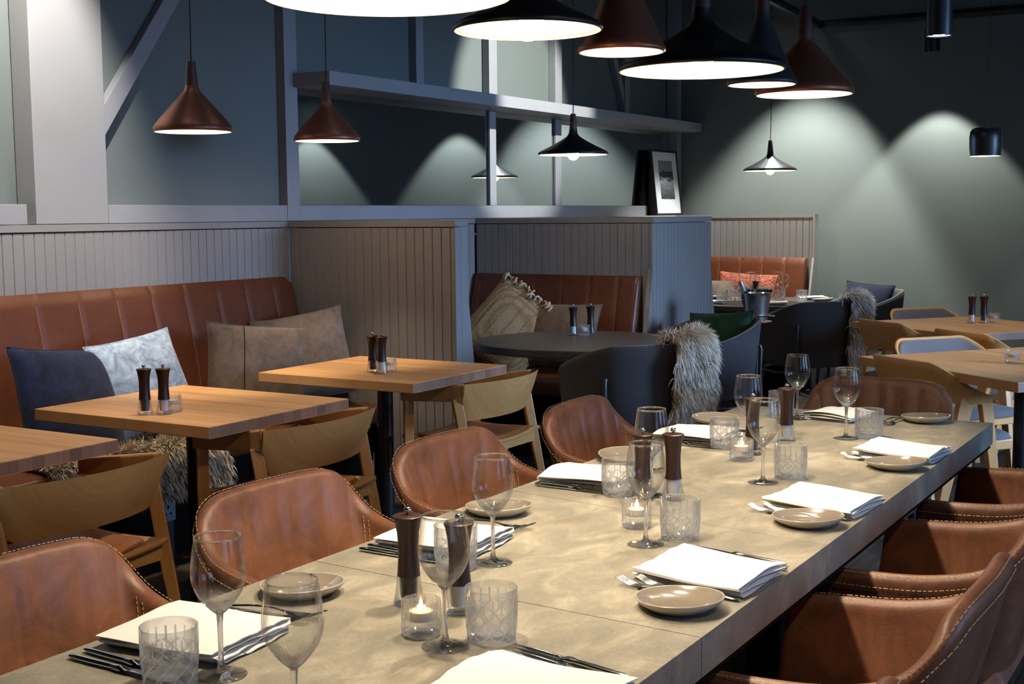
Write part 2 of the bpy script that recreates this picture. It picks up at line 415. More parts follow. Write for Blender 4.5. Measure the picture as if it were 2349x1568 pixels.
# ------------------------------------------------------------------ camera
F, PITCH, ROLL, YAW, HC = 2960., .0993, -.0085, radians(30.9), 1.42
def lvl(v): return Vector((v[0]*cos(YAW)-v[1]*sin(YAW), v[0]*sin(YAW)+v[1]*cos(YAW), v[2]))
fwd = lvl((0, cos(PITCH), -sin(PITCH))); right0 = lvl((1, 0, 0)); down0 = lvl((0, -sin(PITCH), -cos(PITCH)))
eu = right0*cos(ROLL)-down0*sin(ROLL); ev = right0*sin(ROLL)+down0*cos(ROLL)
cam = bpy.data.cameras.new('camera'); camo = bpy.data.objects.new('camera', cam); COL.objects.link(camo)
mt = Matrix((( eu.x, -ev.x, -fwd.x, 0), (eu.y, -ev.y, -fwd.y, 0), (eu.z, -ev.z, -fwd.z, HC), (0, 0, 0, 1)))
camo.matrix_world = mt
cam.sensor_width = 36; cam.lens = F/2349*36; cam.clip_start = .02; cam.clip_end = 60
scene.camera = camo
BULB_L, BULB_S, SP, WIN = 100, 120, 118, 3.2
DAY = (3, 6, 58); SPREAD = 50; TILT = 14
PEND = dict(wide=36, cone=44, slim=34); WARM = (1, .82, .60)
FS = -1
B3_WG = [(-3.57, 9.27, 'leftmost wine glass'), (-3.55, 9.55, 'wine glass just behind the bucket bottle'), (-3.386, 9.195, 'wine glass right above the ice bucket'), (-3.363, 9.632, 'farther wine glass of the right pair'), (-3.193, 9.281, 'nearer wine glass of the right pair')]
B3_TU = [(-3.655, 9.22, 'leftmost cut tumbler'), (-3.65, 9.50, 'cut tumbler beside the leftmost wine glass'), (-3.27, 9.42, 'cut tumbler under the right pair of glasses'), (-3.115, 9.47, 'rightmost cut tumbler')]
B3_NA = [(-3.66, 9.00, 10, 'white napkin at the left'), (-3.20, 9.06, 20, 'white napkin right of the bucket'), (-3.12, 9.72, 30, 'white napkin at the right rear')]
B3_PL = [(-3.85, 9.50, 0, 'small side plate at the left'), (-2.985, 9.55, 0, 'small side plate at the right')]
DL, WARM2 = 55, (1, .84, .64)
EXPO = .15

# ------------------------------------------------------------------ room
G = .0537
def boards(mb, axis, face, th, a0, a1, z0, ztop, start=None, sgn=1):
    """vertical tongue-and-groove boards on a plane; face = front coordinate, th = depth behind it"""
    a = start if start is not None else a0
    cuts = [a0]
    while a <= a0+1e-6: a += G
    while a < a1-1e-4: cuts.append(a); a += G
    cuts.append(a1)
    gap, d = .005, .006
    for p, q in zip(cuts[:-1], cuts[1:]):
        if q-p < .004: continue
        pts = [(p, face-sgn*d), (p+gap*.6, face), (q-gap*.6, face), (q, face-sgn*d), (q, face-sgn*th), (p, face-sgn*th)]
        zt = [ztop(p), ztop(p), ztop(q), ztop(q), ztop(q), ztop(p)]
        if axis == 'y': lo = [(y, x, z0) for x, y in pts]; hi = [(y, x, z) for (x, y), z in zip(pts, zt)]
        else: lo = [(x, y, z0) for x, y in pts]; hi = [(x, y, z) for (x, y), z in zip(pts, zt)]
        n = 6
        mb.add(lo+hi, [tuple(range(n))[::-1], tuple(range(n, 2*n))]+[(i, (i+1) % n, n+(i+1) % n, n+i) for i in range(n)])

WX, WY, CEIL = -4.68, 10.4, 3.3
struct(MB().box(-4.9, 3.45, -2.6, 10.6, -.12, 0).build('floor', M['floor']))
struct(MB().box(-4.9, 3.45, -2.6, 10.6, CEIL, CEIL+.1).build('ceiling', M['ceil']))
struct(MB().box(WX-.15, WX, -2.5, WY, 0, CEIL).build('wall_left', M['wall']))
struct(MB().box(-4.9, 3.45, WY, WY+.15, 0, CEIL).build('wall_back', M['wall']))
# right wall with three window openings, front wall behind the camera
RX = 3.3
wr = MB()
wins = [(-.6, 1.2), (2.4, 4.2), (5.4, 7.2)]
ys = [-2.5]+[y for w in wins for y in w]+[WY]
for i in range(0, len(ys), 2): wr.box(RX, RX+.15, ys[i], ys[i+1], 0, CEIL)
for a, b in wins: wr.box(RX, RX+.15, a, b, 0, .8); wr.box(RX, RX+.15, a, b, 2.5, CEIL)
struct(wr.build('wall_right', M['wall']))
struct(MB().box(-4.9, 3.45, -2.65, -2.5, 0, CEIL).build('wall_front', M['wall']))
M['sky'] = emis('daylight_pane', (.30, .54, 1.0), WIN)
for k, (a, b) in enumerate(wins):
    w = MB(); w.box(RX+.03, RX+.09, a, a+.06, .8, 2.5); w.box(RX+.03, RX+.09, b-.06, b, .8, 2.5)
    w.box(RX+.03, RX+.09, (a+b)/2-.03, (a+b)/2+.03, .86, 2.44); w.box(RX+.03, RX+.09, a+.06, b-.06, .8, .86); w.box(RX+.03, RX+.09, a+.06, b-.06, 2.44, 2.5)
    o = struct(w.build('window_%d' % (k+1), M['frame']))
    MB().box(RX+.1, RX+.11, a, b, .8, 2.5).build('pane', M['sky'], o)
    al = bpy.data.lights.new('daylight', 'AREA'); al.shape = 'RECTANGLE'; al.size = 1.5; al.size_y = b-a-.1; al.energy = DAY[k]; al.color = (.34, .56, 1); al.spread = radians(SPREAD)
    ao = bpy.data.objects.new('daylight_%d' % (k+1), al); COL.objects.link(ao); ao.location = (RX+.02, (a+b)/2, 1.55); ao.rotation_euler = (0, radians(90-TILT), 0); ao.visible_glossy = True
struct(MB().box(-3.2, RX, WY-.014, WY, 0, .11).box(-3.2, RX, WY-.02, WY, 0, .018).build('baseboard_back', simple('baseboard_paint', (.13, .155, .14), .5)))

# panelled dado of the left wall
mb = MB(); boards(mb, 'y', -4.55, .1, -2.4, 5.3, 0, lambda y: 1.352, start=-2.4)
mb.box(-4.67, -4.545, -2.4, 5.3, 1.357, 1.388)
struct(mb.build('trim_1', M['panel'], bevel=.001))
# column standing on the wall top
struct(MB().box(-4.675, -4.555, 3.69, 4.083, 1.39, CEIL-.002).build('trim_2', simple('column_paint', (.27, .262, .26), .5, var=.03, vs=2), bevel=.003))
# rails, posts of the frame
rl = MB(); rl.box(-4.66, -4.552, 4.084, 5.298, 1.39, 1.473); rl.box(-4.66, -4.552, 5.402, 9.81, 1.39, 1.473)
struct(rl.build('trim_3', M['frame'], bevel=.002))
struct(MB().box(-4.665, -4.548, 2.2, 3.637, 1.39, 1.475).build('trim_4', M['frame'], bevel=.002))
def post(n, y0, y1, z0, z1, x0=-4.64, x1=-4.55): struct(MB().box(x0, x1, y0, y1, z0, z1).build('trim_%d' % n, M['frame'], bevel=.002))
post(5, 5.30, 5.40, 1.39, CEIL-.002, -4.66, -4.55)
post(6, 7.34, 7.42, 1.474, 2.094, -4.566); post(7, 8.24, 8.33, 1.474, 2.094, -4.566)
post(8, 10.3, 10.385, 1.2, CEIL-.002, -4.6, -4.5)
post(9, 6.507, 6.585, 2.17, CEIL-.002, -4.604); post(10, 7.34, 7.44, 2.17, CEIL-.002, -4.604); post(11, 8.24, 8.34, 2.17, CEIL-.002, -4.604); post(12, 9.386, 9.47, 2.17, CEIL-.002, -4.604)
# plastered face between the posts
struct(MB().box(-4.675, -4.605, 4.084, 5.299, 1.38, CEIL-.003).box(-4.675, -4.605, 5.401, 10.298, 2.169, CEIL-.003).build('trim_18', M['wall']))
mb = MB(); boards(mb, 'y', -4.55, .1, 5.52, 7.14, 0, lambda y: 1.352, start=5.52); boards(mb, 'y', -4.55, .1, 8.09, 10.04, 0, lambda y: 1.352, start=8.09)
struct(mb.build('trim_15', M['panel']))
struct(MB().box(-4.67, -4.40, 8.09, 10.38, 1.357, 1.392).build('trim_16', M['panel'], bevel=.001))
struct(MB().box(-4.67, -4.545, 5.40, 7.14, 1.357, 1.388).build('trim_17', M['panel'], bevel=.001))
# diagonal brace beside the column
br = MB(); br.prism([(4.084, 1.78), (4.084, 1.917), (5.113, 3.29), (5.20, 3.29)], -4.6045, -4.56, 'x')
struct(br.build('trim_13', M['frame'], bevel=.002))
# long box shelf over the mirror
bs = MB().box(-4.67, -4.31, 5.375, 10.385, 2.095, 2.168)
tag(bs.build('box_shelf', M['frame'], bevel=.002), 'long grey box shelf projecting from the wall above the mirror', 'shelf')
# mirror
m_, nt, out = new_mat('mirror_glass'); g = nt.nodes.new('ShaderNodeBsdfGlossy'); g.inputs[0].default_value = (.62, .66, .70, 1); g.inputs['Roughness'].default_value = .015; L(nt, g.outputs[0], out.inputs[0])
M['mirror'] = m_
mi = thing('wall_mirror', 'long dark mirror strip behind grey posts reflecting the far wall', 'mirror', (-4.587, 7.8, 1.78))
MB().box(-.004, .02, -2.398, 2.495, -.306, .314).build('glass_sheet', M['mirror'], mi)
MB().box(-.07, -.004, -2.397, 2.49, -.305, .312).build('backing', M['black'], mi)

# booth partitions
def partition(name, label):
    return thing(name, label, 'partition', (0, 0, 0), 0, None)
p1 = partition('booth_partition', 'brown-grey panelled partition at the end of the left banquette, with pale blue end')
b = MB(); boards(b, 'x', 5.30, .04, -4.545, -3.495, 0, lambda y: 1.352, start=-4.54, sgn=-1); b.box(-4.545, -3.495, 5.296, 5.345, 1.357, 1.388)
b.build('panel_boards', M['panel'], p1)
e = MB(); e.prism([(5.292, 0), (5.292, 1.355), (5.40, 1.355), (5.402, 1.03), (5.46, .6), (5.50, 0)], -3.495, -3.485, 'x')
e.prism([(5.40, 0), (5.40, 1.03), (5.455, .6), (5.495, 0)], -4.54, -3.495, 'x'); e.box(-4.54, -3.495, 5.345, 5.399, 0, 1.388); e.box(-3.497, -3.484, 5.29, 5.404, 1.358, 1.39)
e.box(-3.4855, -3.4835, 5.34, 5.343, 0, 1.35)
e.build('end_panel', M['panel'], p1, bevel=.0015)
p2 = partition('booth_partition', 'blue-lit panelled partition block between the two round-table booths')
b = MB(); boards(b, 'x', 7.15, .04, -4.545, -3.30, 0, lambda y: 1.352, start=-4.54, sgn=-1); b.box(-4.545, -3.30, 7.146, 7.2, 1.357, 1.388)
b.build('back_boards', M['panel'], p2)
def top2(y):
    if y < 7.15: return lerp(.45, 1.05, max(0, (y-6.83)/.30)) if y < 7.13 else 1.36
    if y > 8.07: return lerp(.95, .42, min(1, (y-8.07)/.22))
    return 1.352
b = MB()
boards(b, 'y', -3.28, .03, 7.15, 8.07, 0, lambda y: 1.352, start=7.15)
boards(b, 'y', -3.28, .03, 6.99, 7.148, 0, lambda y: lerp(.33, 1.08, min(1, max(0, (y-6.99)/.158))), start=6.99)
boards(b, 'y', -3.28, .03, 8.072, 8.20, 0, lambda y: lerp(1.05, .42, min(1, (y-8.07)/.13)), start=8.072)
b.build('side_boards', M['panel'], p2)
MB().box(-4.545, -3.276, 7.19, 8.07, 1.357, 1.388).box(-3.30, -3.275, 7.145, 8.075, 1.357, 1.3885).box(-4.545, -3.32, 7.2, 8.06, 0, 1.356).build('block_core', M['panel'], p2, bevel=.001)
p3 = partition('booth_partition', 'pale grey panelled partition behind the farthest booth bench')
b = MB(); boards(b, 'x', 10.05, .04, -4.545, -3.225, 0, lambda y: 1.362, start=-4.54, sgn=-1); b.box(-4.545, -3.225, 10.046, 10.12, 1.366, 1.393)
b.build('panel_boards', M['panel'], p3)
e = MB(); e.prism([(10.04, .0), (9.86, .45), (10.035, 1.05), (10.044, 1.396), (10.13, 1.396), (10.13, 0)], -3.222, -3.205, 'x'); e.box(-4.54, -3.225, 10.09, 10.13, 0, 1.39)
e.build('end_panel', M['panel'], p3, bevel=.001)

# banquettes ---------------------------------------------------------
def bench(name, label, axis, org, length, zt, seams, seatd, endround=True, sgn=1, lean=.17, base='black'):
    """back panel with vertical seams, seat cushion and base. local: u along bench, w out from the wall"""
    root = thing(name, label, 'bench', org)
    def P(u, w, z): return (w*sgn, u, z) if axis == 'y' else (u, w*sgn, z)
    bk = MB(); nu = int(length/.01)+1; nz = 22
    def outer(u, t):
        z = lerp(.44, zt, t); w = lerp(lean, .045, t)+.012*sin(pi*t)
        s = min(abs(u-x) for x in seams) if seams else 1
        w += .004*(1-math.exp(-(s/.012)**2))-.002
        if t > .965: w -= .012*((t-.965)/.035)**2
        eu_ = min(u, length-u)
        if eu_ < .015: w -= .01*(1-eu_/.015)**2
        return w, z
    loops = []
    for i in range(nu):
        u = length*i/(nu-1)
        ez = 0
        if endround:
            r = .07; d = min(length-u, 1)
            if d < r: ez = r-sqrt(max(0, r*r-(r-d)**2))
        lp = []
        for j in range(nz):
            t = j/(nz-1); w, z = outer(u, t)
            if z > zt-ez: z = zt-ez
            lp.append(P(u, w, z))
        lp.append(P(u, .0, zt-.004-ez)); lp.append(P(u, 0, .44))
        loops.append(lp)
    bk.sweep(loops); bk.build('backrest', M['benchleather'], root, smooth=True, angle=50)
    for x in seams:
        if .05 < x < length-.05:
            MB().tube([P(x, outer(x, t/12)[0]+.0005, outer(x, t/12)[1]) for t in range(12)], .0013, 5).build('seam', M['seam'], root)
    se = MB(); k = P(0, .02, .36), P(length, seatd, .46)
    se.box(min(k[0][0], k[1][0]), max(k[0][0], k[1][0]), min(k[0][1], k[1][1]), max(k[0][1], k[1][1]), .37, .46)
    se.build('seat_cushion', M['benchleather'], root, bevel=.02, bseg=4, smooth=True)
    ba = MB(); k = P(0, .0, 0), P(length, seatd-.07, 0)
    ba.box(min(k[0][0], k[1][0]), max(k[0][0], k[1][0]), min(k[0][1], k[1][1]), max(k[0][1], k[1][1]), 0, .368)
    ba.build('base', M['matblack'] if base == 'black' else M['panel'], root, bevel=.002)
    return root
M['seam'] = simple('seam_thread', (.34, .14, .07), .6)
bl = bench('banquette', 'long cognac leather banquette along the left wall behind the oak tables', 'y', (-4.548, -.4, 0), 5.66, 1.10, [.05+.2195*k for k in range(17)]+[3.788, 4.013, 4.237, 4.454, 4.662, 4.872, 5.088, 5.29, 5.499][1:], .66)
b2 = bench('banquette', 'dark cognac leather bench in the booth with the straw cushion', 'x', (-4.53, 7.145, 0), 1.18, 1.035, [.053, .252, .456, .658, .851, 1.046], .75, False, -1)
b3 = bench('banquette', 'bright cognac leather bench in the farthest booth', 'x', (-4.53, 10.04, 0), 1.27, 1.05, [.365, .548, .729, .918, 1.104], .62, False, -1)

# ------------------------------------------------------------------ tables
TZ = .74
ST = thing('stone_table', 'long grey stone-topped dining table set for dinner in the foreground', 'table', (-1.2, 2.3, 0))
b = MB(); th = .068; g_ = .0012
cuts = [(.42, .42), (1.15, 1.17), (1.884, 1.90), (2.549, 2.687), (3.513, 3.48), (4.295, 4.295)]  # right, left
cuts = [(.42, .42), (1.15, 1.17), (1.884, 1.94), (2.549, 2.687), (3.40, 3.46), (4.295, 4.295)]
for (r0, l0), (r1, l1) in zip(cuts[:-1], cuts[1:]):
    lo = [(-.42, l0-2.3+g_, 0), (.423, r0-2.3+g_, 0), (.423, r1-2.3-g_, 0), (-.42, l1-2.3-g_, 0)]
    b.hexa([(x, y, TZ-th) for x, y, z in lo], [(x, y, TZ) for x, y, z in lo])
b.build('tabletop', M['stone'], ST, bevel=.0008)
MB().box(-.415, .418, -1.87, 1.985, TZ-th-.012, TZ-th-.001).build('under_panel', M['matblack'], ST)
for y in (-1.5, -.1, 1.35):
    MB().box(-.05, .05, y-.3, y+.3, .02, TZ-th-.012).box(-.3, .3, y-.32, y+.32, 0, .02).build('leg', M['matblack'], ST, bevel=.004)

def oak_table(w, d, label, loc, rz=0, grp=None):
    t = thing('oak_table', label, 'table', loc, rz, grp)
    MB().box(-w/2, w/2, -d/2, d/2, TZ-.041, TZ).build('tabletop', M['oakx'], t, bevel=.0025)
    for s in (1, -1): MB().box(s*w/2-.0008, s*w/2+.0008, -d/2+.003, d/2-.003, TZ-.038, TZ-.003).build('end_grain', M['oakdark'], t)
    MB().lathe([(.035, .015), (.035, TZ-.05)], 24).box(-.2, .2, -.02, .02, TZ-.055, TZ-.042).box(-.02, .02, -.2, .2, TZ-.056, TZ-.043).build('pedestal', M['black'], t, smooth=True, angle=40)
    MB().box(-.22, .22, -.22, .22, 0, .012).build('base_plate', M['black'], t, bevel=.003)
    return t
gt = 'square oak tables along the left banquette'
oak_table(.848, .735, 'oak table at the left banquette, nearest, cut by the left edge of the picture', (-3.48, 2.375, 0), 0, gt)
oak_table(.846, .728, 'oak table at the left banquette in front of the navy and pale blue cushions', (-3.388, 3.404, 0), 0, gt)
oak_table(.826, .73, 'oak table at the left banquette farthest back, in front of the taupe cushions', (-3.407, 4.59, 0), 0, gt)
ra = radians(-38.5)
def right_table(lx, ly, w, d, label):
    c, s = cos(ra), sin(ra)
    x = lx+w/2*c-d/2*s; y = ly+w/2*s+d/2*c
    return oak_table(w, d, label, (x, y, 0), ra, 'oak tables on the right in front of the sage wall')
right_table(-1.694, 5.993, 1.04, 1.0, 'oak table at right edge, the nearer of the two by the sage wall')
right_table(-2.267, 7.875, .98, .9, 'oak table at right with two dark mills, the farther by the sage wall')

def round_table(label, loc, r):
    t = thing('round_table', label, 'table', loc)
    MB().lathe([(.001, TZ), (r-.004, TZ), (r, TZ-.004), (r, TZ-.036), (r-.004, TZ-.04), (.001, TZ-.04)], 72).build('tabletop', M['dtop'], t, smooth=True, angle=30)
    MB().lathe([(.04, .02), (.04, TZ-.041)], 24).build('pedestal', M['black'], t, smooth=True)
    MB().lathe([(.001, 0), (.3, 0), (.3, .015), (.001, .02)], 36).build('base_plate', M['black'], t)
    return t
round_table('dark round table in the middle booth with mills and tealight', (-3.23, 6.10, 0), .555)
round_table('dark round table in the farthest booth, laid with glasses and napkins', (-3.45, 9.36, 0), .57)

# ------------------------------------------------------------------ chairs
def u_shell(ctrl, bot, th, ns=61, nt_=10, fold=None, rimr=.45, zb=None):
    """ctrl: half path from back centre to arm end, each (x, y, ztop); bot: same count (x, y, zbottom)"""
    loops = []; rim = []
    for i in range(ns):
        s = -1+2*i/(ns-1); a = abs(s); sg = -1 if s < 0 else 1
        def P(a_, t):
            T = spline(ctrl, a_); B = spline(bot, a_)
            k = t**.9
            return Vector((lerp(B[0], T[0], k), lerp(B[1], T[1], k)*sg, lerp(B[2], T[2], t)))
        def nrm(t):
            d = (P(min(a+.02, 1), t)-P(max(a-.02, 0), t)); d.z = 0
            if a < .03: return Vector((-1, 0, 0))
            d.normalize(); n = Vector((d.y, -d.x, 0)) if sg < 0 else Vector((-d.y, d.x, 0))
            # outward: away from seat centre
            c = P(a, t)-Vector((.05, 0, 0)); c.z = 0
            return n if n.dot(c) > 0 else -n
        lp = []
        for j in range(nt_):
            t = j/(nt_-1); lp.append(P(a, t))
        n = nrm(1); top = P(a, 1)
        lp.append(top-n*th*.2+Vector((0, 0, th*rimr*.75))); lp.append(top-n*th*.55+Vector((0, 0, th*rimr))); lp.append(top-n*th*.85+Vector((0, 0, th*rimr*.6)))
        for j in range(nt_-1, -1, -1):
            t = j/(nt_-1); q = P(a, t)-nrm(t)*th
            if fold: q = q+nrm(t)*fold(s, t)
            lp.append(q)
        loops.append(lp); rim.append((P(a, 1), n, s))
    return loops, rim
def dashes(mb, pts, ln=.006, gap=.004, r=.0009):
    """short stitches along a polyline"""
    acc = 0; on = True
    for a, b in zip(pts[:-1], pts[1:]):
        d = (b-a).length
        if d < 1e-6: continue
        x = 0
        while x < d:
            e = min(d, x+ln)
            mb.tube([a.lerp(b, x/d), a.lerp(b, e/d)], r, 4, True); x = e+gap

# --- tan leather armchair (sitter faces +x)
def make_armchair():
    t = thing('leather_armchair', '', 'chair')
    ctrl = [(-.275, 0, .786), (-.272, .10, .786), (-.264, .19, .779), (-.240, .252, .742), (-.170, .280, .672), (-.06, .283, .640), (.06, .283, .630), (.185, .272, .626)]
    bot = [(-.175, 0, .40), (-.172, .07, .40), (-.165, .13, .40), (-.145, .18, .40), (-.10, .215, .40), (-.02, .232, .40), (.08, .24, .40), (.20, .235, .42)]
    def fold(s, tt):
        a = 0
        w = smooth(.15, .5, tt)*(1-smooth(.9, 1.0, tt))
        for c, k in ((-.16, 0), (-.03, .1), (.08, -.05), (.2, .06), (-.27, 0)):
            a += -.0105*math.exp(-((s-c-k*(1-tt)*.6+.02*sin(6*tt))/.020)**2)
        return a*w*-1 + .003*sin(9*s+3*tt)*w
    loops, rim = u_shell(ctrl, bot, .042, 73, 12, fold)
    MB().sweep([[tuple(p) for p in l] for l in loops]).build('shell', M['armleather'], t, smooth=True, sub=1, angle=70)
    st = MB()
    for off, dz in ((.006, .011),):
        dashes(st, [p-n*off+Vector((0, 0, dz+.0045)) for p, n, s in rim])
    dashes(st, [p+n*.0012+Vector((0, 0, -.012)) for p, n, s in rim])
    st.build('rim_stitching', M['stitch'], t)
    for sg in (-1, 1):
        st = MB()
        for ds in (0, .035):
            a0 = .56+ds
            idx = min(range(len(rim)), key=lambda i: abs(rim[i][2]-sg*a0)); lp = loops[idx]
            dashes(st, [Vector(p)+rim[idx][1]*.0015 for p in lp[0:12]])
            dashes(st, [Vector(p)-rim[idx][1]*.0015 for p in lp[15:27]])
        st.build('seam_stitching', M['stitch'], t)
    def cush(u, v):
        x = -1+2*u; y = -1+2*v
        h = .07*(max(0, 1-x**6)**.5)*(max(0, 1-y**6)**.5)
        return (.02+x*.205, y*.222*(1-.12*smooth(0, 1, -x)), .405+h)
    MB().grid(cush, 20, 20).build('seat_cushion', M['armleather'], t, smooth=True)
    MB().box(-.16, .2, -.19, .19, .385, .41).build('seat_pan', M['matblack'], t, bevel=.01)
    for sx, sy in ((1, 1), (1, -1), (-1, 1), (-1, -1)):
        MB().tube([(sx*.13+.02, sy*.14, .39), (sx*.20+.02, sy*.21, 0)], .018, 10, True, [.019, .012]).build('leg', M['black'], t, smooth=True, angle=50)
    return t
AC = Proto(make_armchair())
gl = 'tan leather armchairs along the left side of the stone table'; gr = 'tan leather armchairs along the right side of the stone table'
AC.put((-1.745, 1.50, 0), radians(-2), 'tan leather armchair in the bottom left corner, nearest on the left side of the stone table', gl)
AC.put((-1.775, 2.26, 0), radians(-3), 'tan leather armchair on the left side, in front of the middle oak chair', gl)
AC.put((-1.765, 2.975, 0), radians(-2), 'tan leather armchair on the left side, in front of the farthest oak chair', gl)
AC.put((-1.745, 3.74, 0), radians(2), 'tan leather armchair on the left side, in front of the dark tub chair', gl)
AC.put((-.675, 1.52, 0), pi, 'tan leather armchair of which only the rim tip shows at the bottom edge', gr)
AC.put((-.662, 2.26, 0), pi, 'large tan leather armchair nearest in full at lower right, back rim with double stitching', gr)
AC.put((-.657, 2.99, 0), pi, 'tan leather armchair behind the large one at lower right, back cut by the edge', gr)
AC.put((-.642, 3.76, 0), pi, 'tan leather armchair farthest on the right side of the stone table', gr)
AC.put((-1.26, 4.52, 0), radians(-90), 'tan leather armchair with pleated back at the far end of the stone table', 'tan leather armchair at the head of the stone table')

# --- oak armchair with veneer back (sitter faces +x)
def make_oakchair():
    t = thing('oak_armchair', '', 'chair')
    # veneer back
    loops = []
    n = 41
    for i in range(n):
        s = -1+2*i/(n-1); x = -.232+.072*s*s; lp = []
        e = max(0, abs(s)-.80)/.20
        zt = .708; zb = .542+.045*e**2.2
        for j in range(19):
            q = j if j < 10 else 18-j+.0
            k = min(9, j)/9 if j < 10 else (18-j)/9
            z = lerp(zb, zt, k); ins = 0 if j < 10 else .010
            hw = .312-.028*(1-k)
            lp.append((x-.050*(k-.5)+ins+.008*sin(pi*k)*(-1), hw*s, z))
        loops.append(lp)
    MB().sweep(loops).build('backrest', M['oaky'], t, smooth=True, angle=40)
    for sg in (-1, 1):
        a = MB()
        lo = [(-.158, .268), (.165, .252), (.165, .290), (-.158, .304)]
        zl = [.630, .612, .612, .630]; zh = [.706, .662, .662, .706]
        P0 = [(x, y*sg, z) for (x, y), z in zip(lo, zl)]; P1 = [(x, y*sg, z) for (x, y), z in zip(lo, zh)]
        a.hexa(P0, P1); a.build('armrest', M['oakx2'], t, bevel=.006)
        MB().tube([(.135, .270*sg, .62), (.135, .274*sg, .3), (.160, .280*sg, 0)], .02, 4, True, [.030, .027, .017]).build('leg', M['oakz'], t, bevel=.004)
        MB().tube([(-.125, .284*sg, .64), (-.185, .284*sg, .35), (-.265, .286*sg, 0)], .02, 4, True, [.030, .028, .017]).build('leg', M['oakz'], t, bevel=.004)
        MB().tube([(-.166, .306*sg, .708), (-.164, .306*sg, .67), (-.160, .302*sg, .625)], .0022, 6).build('clip', M['steel'], t)
        MB().box(-.19, .15, .252*sg-.01, .252*sg+.01, .395, .44).build('side_rail', M['oakz'], t, bevel=.003)
    MB().box(-.20, -.175, -.25, .25, .385, .435).build('rear_rail', M['oaky'], t, bevel=.003)
    MB().box(.13, .155, -.25, .25, .385, .435).build('front_rail', M['oaky'], t, bevel=.003)
    def seat(u, v):
        x = -1+2*u; y = -1+2*v
        return (-.02+x*.205, y*.248, .447-.018*(1-y*y)+.012*x*x)
    b = MB(); b.grid(seat, 14, 18); ob = b.build('seat', M['oaky'], t, smooth=True); md = ob.modifiers.new('s', 'SOLIDIFY'); md.thickness = .014; md.offset = -1
    def pad(u, v):
        x = -1+2*u; y = -1+2*v; r = (abs(x)**5+abs(y)**5)**.2; 
        h = .014*max(0, 1-r**10)**.5
        sc = 1 if r <= 1 else 1/r
        x *= sc; y *= sc
        return (-.02+x*.185, y*.225, .4475-.018*(1-y*y)+.012*x*x+h)
    MB().grid(pad, 26, 26).build('seat_pad', M['cushleather'], t, smooth=True)
    return t
M['oakx2'] = wood('oak_arm', (.50, .275, .11), 'x', .5, .05, .42, .7, .7)
OC = Proto(make_oakchair())
go = 'oak armchairs facing the left banquette'
OC.put((-3.075, 2.485, 0), pi, 'oak armchair with curved veneer back at the left edge of the picture', go)
OC.put((-3.075, 3.525, 0), pi, 'oak armchair with curved veneer back, the middle one of the three by the banquette tables', go)
OC.put((-3.11, 4.81, 0), pi, 'oak armchair with curved veneer back, farthest of the three by the banquette tables', go)

# --- bent plywood chair with grey pad (sitter faces +x)
def make_plychair():
    t = thing('plywood_chair', '', 'chair')
    ctrl = [(-.24, 0, .775), (-.238, .12, .775), (-.225, .205, .772), (-.16, .262, .728), (-.06, .275, .665), (.03, .275, .632)]
    bot = [(-.205, 0, .61), (-.20, .11, .61), (-.18, .19, .61), (-.13, .24, .605), (-.05, .262, .60), (.03, .268, .60)]
    loops, rim = u_shell(ctrl, bot, .014, 49, 6, None, .3)
    MB().sweep([[tuple(p) for p in l] for l in loops]).build('backrest', M['oaky'], t, smooth=True, angle=60)
    c2 = [(x+.0145 if i < 3 else x+.008, y-.012 if y > 0 else 0, z-.012) for i, (x, y, z) in enumerate(ctrl)]
    b2_ = [(x+.0145 if i < 3 else x+.008, y-.012 if y > 0 else 0, z+.012) for i, (x, y, z) in enumerate(bot)]
    loops, rim = u_shell(c2, b2_, .018, 49, 6, None, .3)
    MB().sweep([[tuple(p) for p in l] for l in loops]).build('back_pad', M['feltlite'], t, smooth=True, angle=60)
    for sg in (-1, 1):
        MB().hexa([(.10, .235*sg, 0), (.135, .235*sg, 0), (.135, .258*sg, 0), (.10, .258*sg, 0)], [(-.02, .236*sg, .62), (.04, .236*sg, .62), (.04, .268*sg, .62), (-.02, .268*sg, .62)]).build('leg', M['oakz'], t, bevel=.003)
        MB().hexa([(-.25, .215*sg, 0), (-.215, .215*sg, 0), (-.215, .245*sg, 0), (-.25, .245*sg, 0)], [(-.115, .228*sg, .63), (-.04, .228*sg, .63), (-.04, .258*sg, .63), (-.115, .258*sg, .63)]).build('leg', M['oakz'], t, bevel=.003)
    MB().box(-.16, .2, -.22, .22, .385, .43).build('seat_frame', M['oaky'], t, bevel=.006)
    def pad(u, v):
        x = -1+2*u; y = -1+2*v; r = (abs(x)**5+abs(y)**5)**.2; h = .035*max(0, 1-r**8)**.5
        sc = 1 if r <= 1 else 1/r
        return (.02+x*sc*.215, y*sc*.228, .43+h)
    MB().grid(pad, 24, 24).build('seat_pad', M['feltlite'], t, smooth=True)
    return t
PC = Proto(make_plychair())
gp = 'plywood chairs with grey pads around the right oak tables'
def on_right(lx, ly, u, v): c, s = cos(ra), sin(ra); return (lx+u*c-v*s, ly+u*s+v*c, 0)
PC.put(on_right(-1.694, 5.993, .43, .14), ra+pi/2, 'plywood chair seen from behind at the near side of the nearer right table', gp)
PC.put(on_right(-1.694, 5.993, -.07, .645), ra, 'plywood chair showing its grey padded back across the nearer right table', gp)
PC.put(on_right(-2.267, 7.875, .41, .12), ra+pi/2, 'plywood chair seen from behind beside the grey fur, at the far right table', gp)
PC.put(on_right(-2.267, 7.875, -.10, .74), ra, 'plywood chair showing its grey padded back across the far right table', gp)
PC.put(on_right(-2.267, 7.875, 1.13, .10), ra+pi/2, 'plywood chair of which only a sliver shows at the right edge, far table', gp)

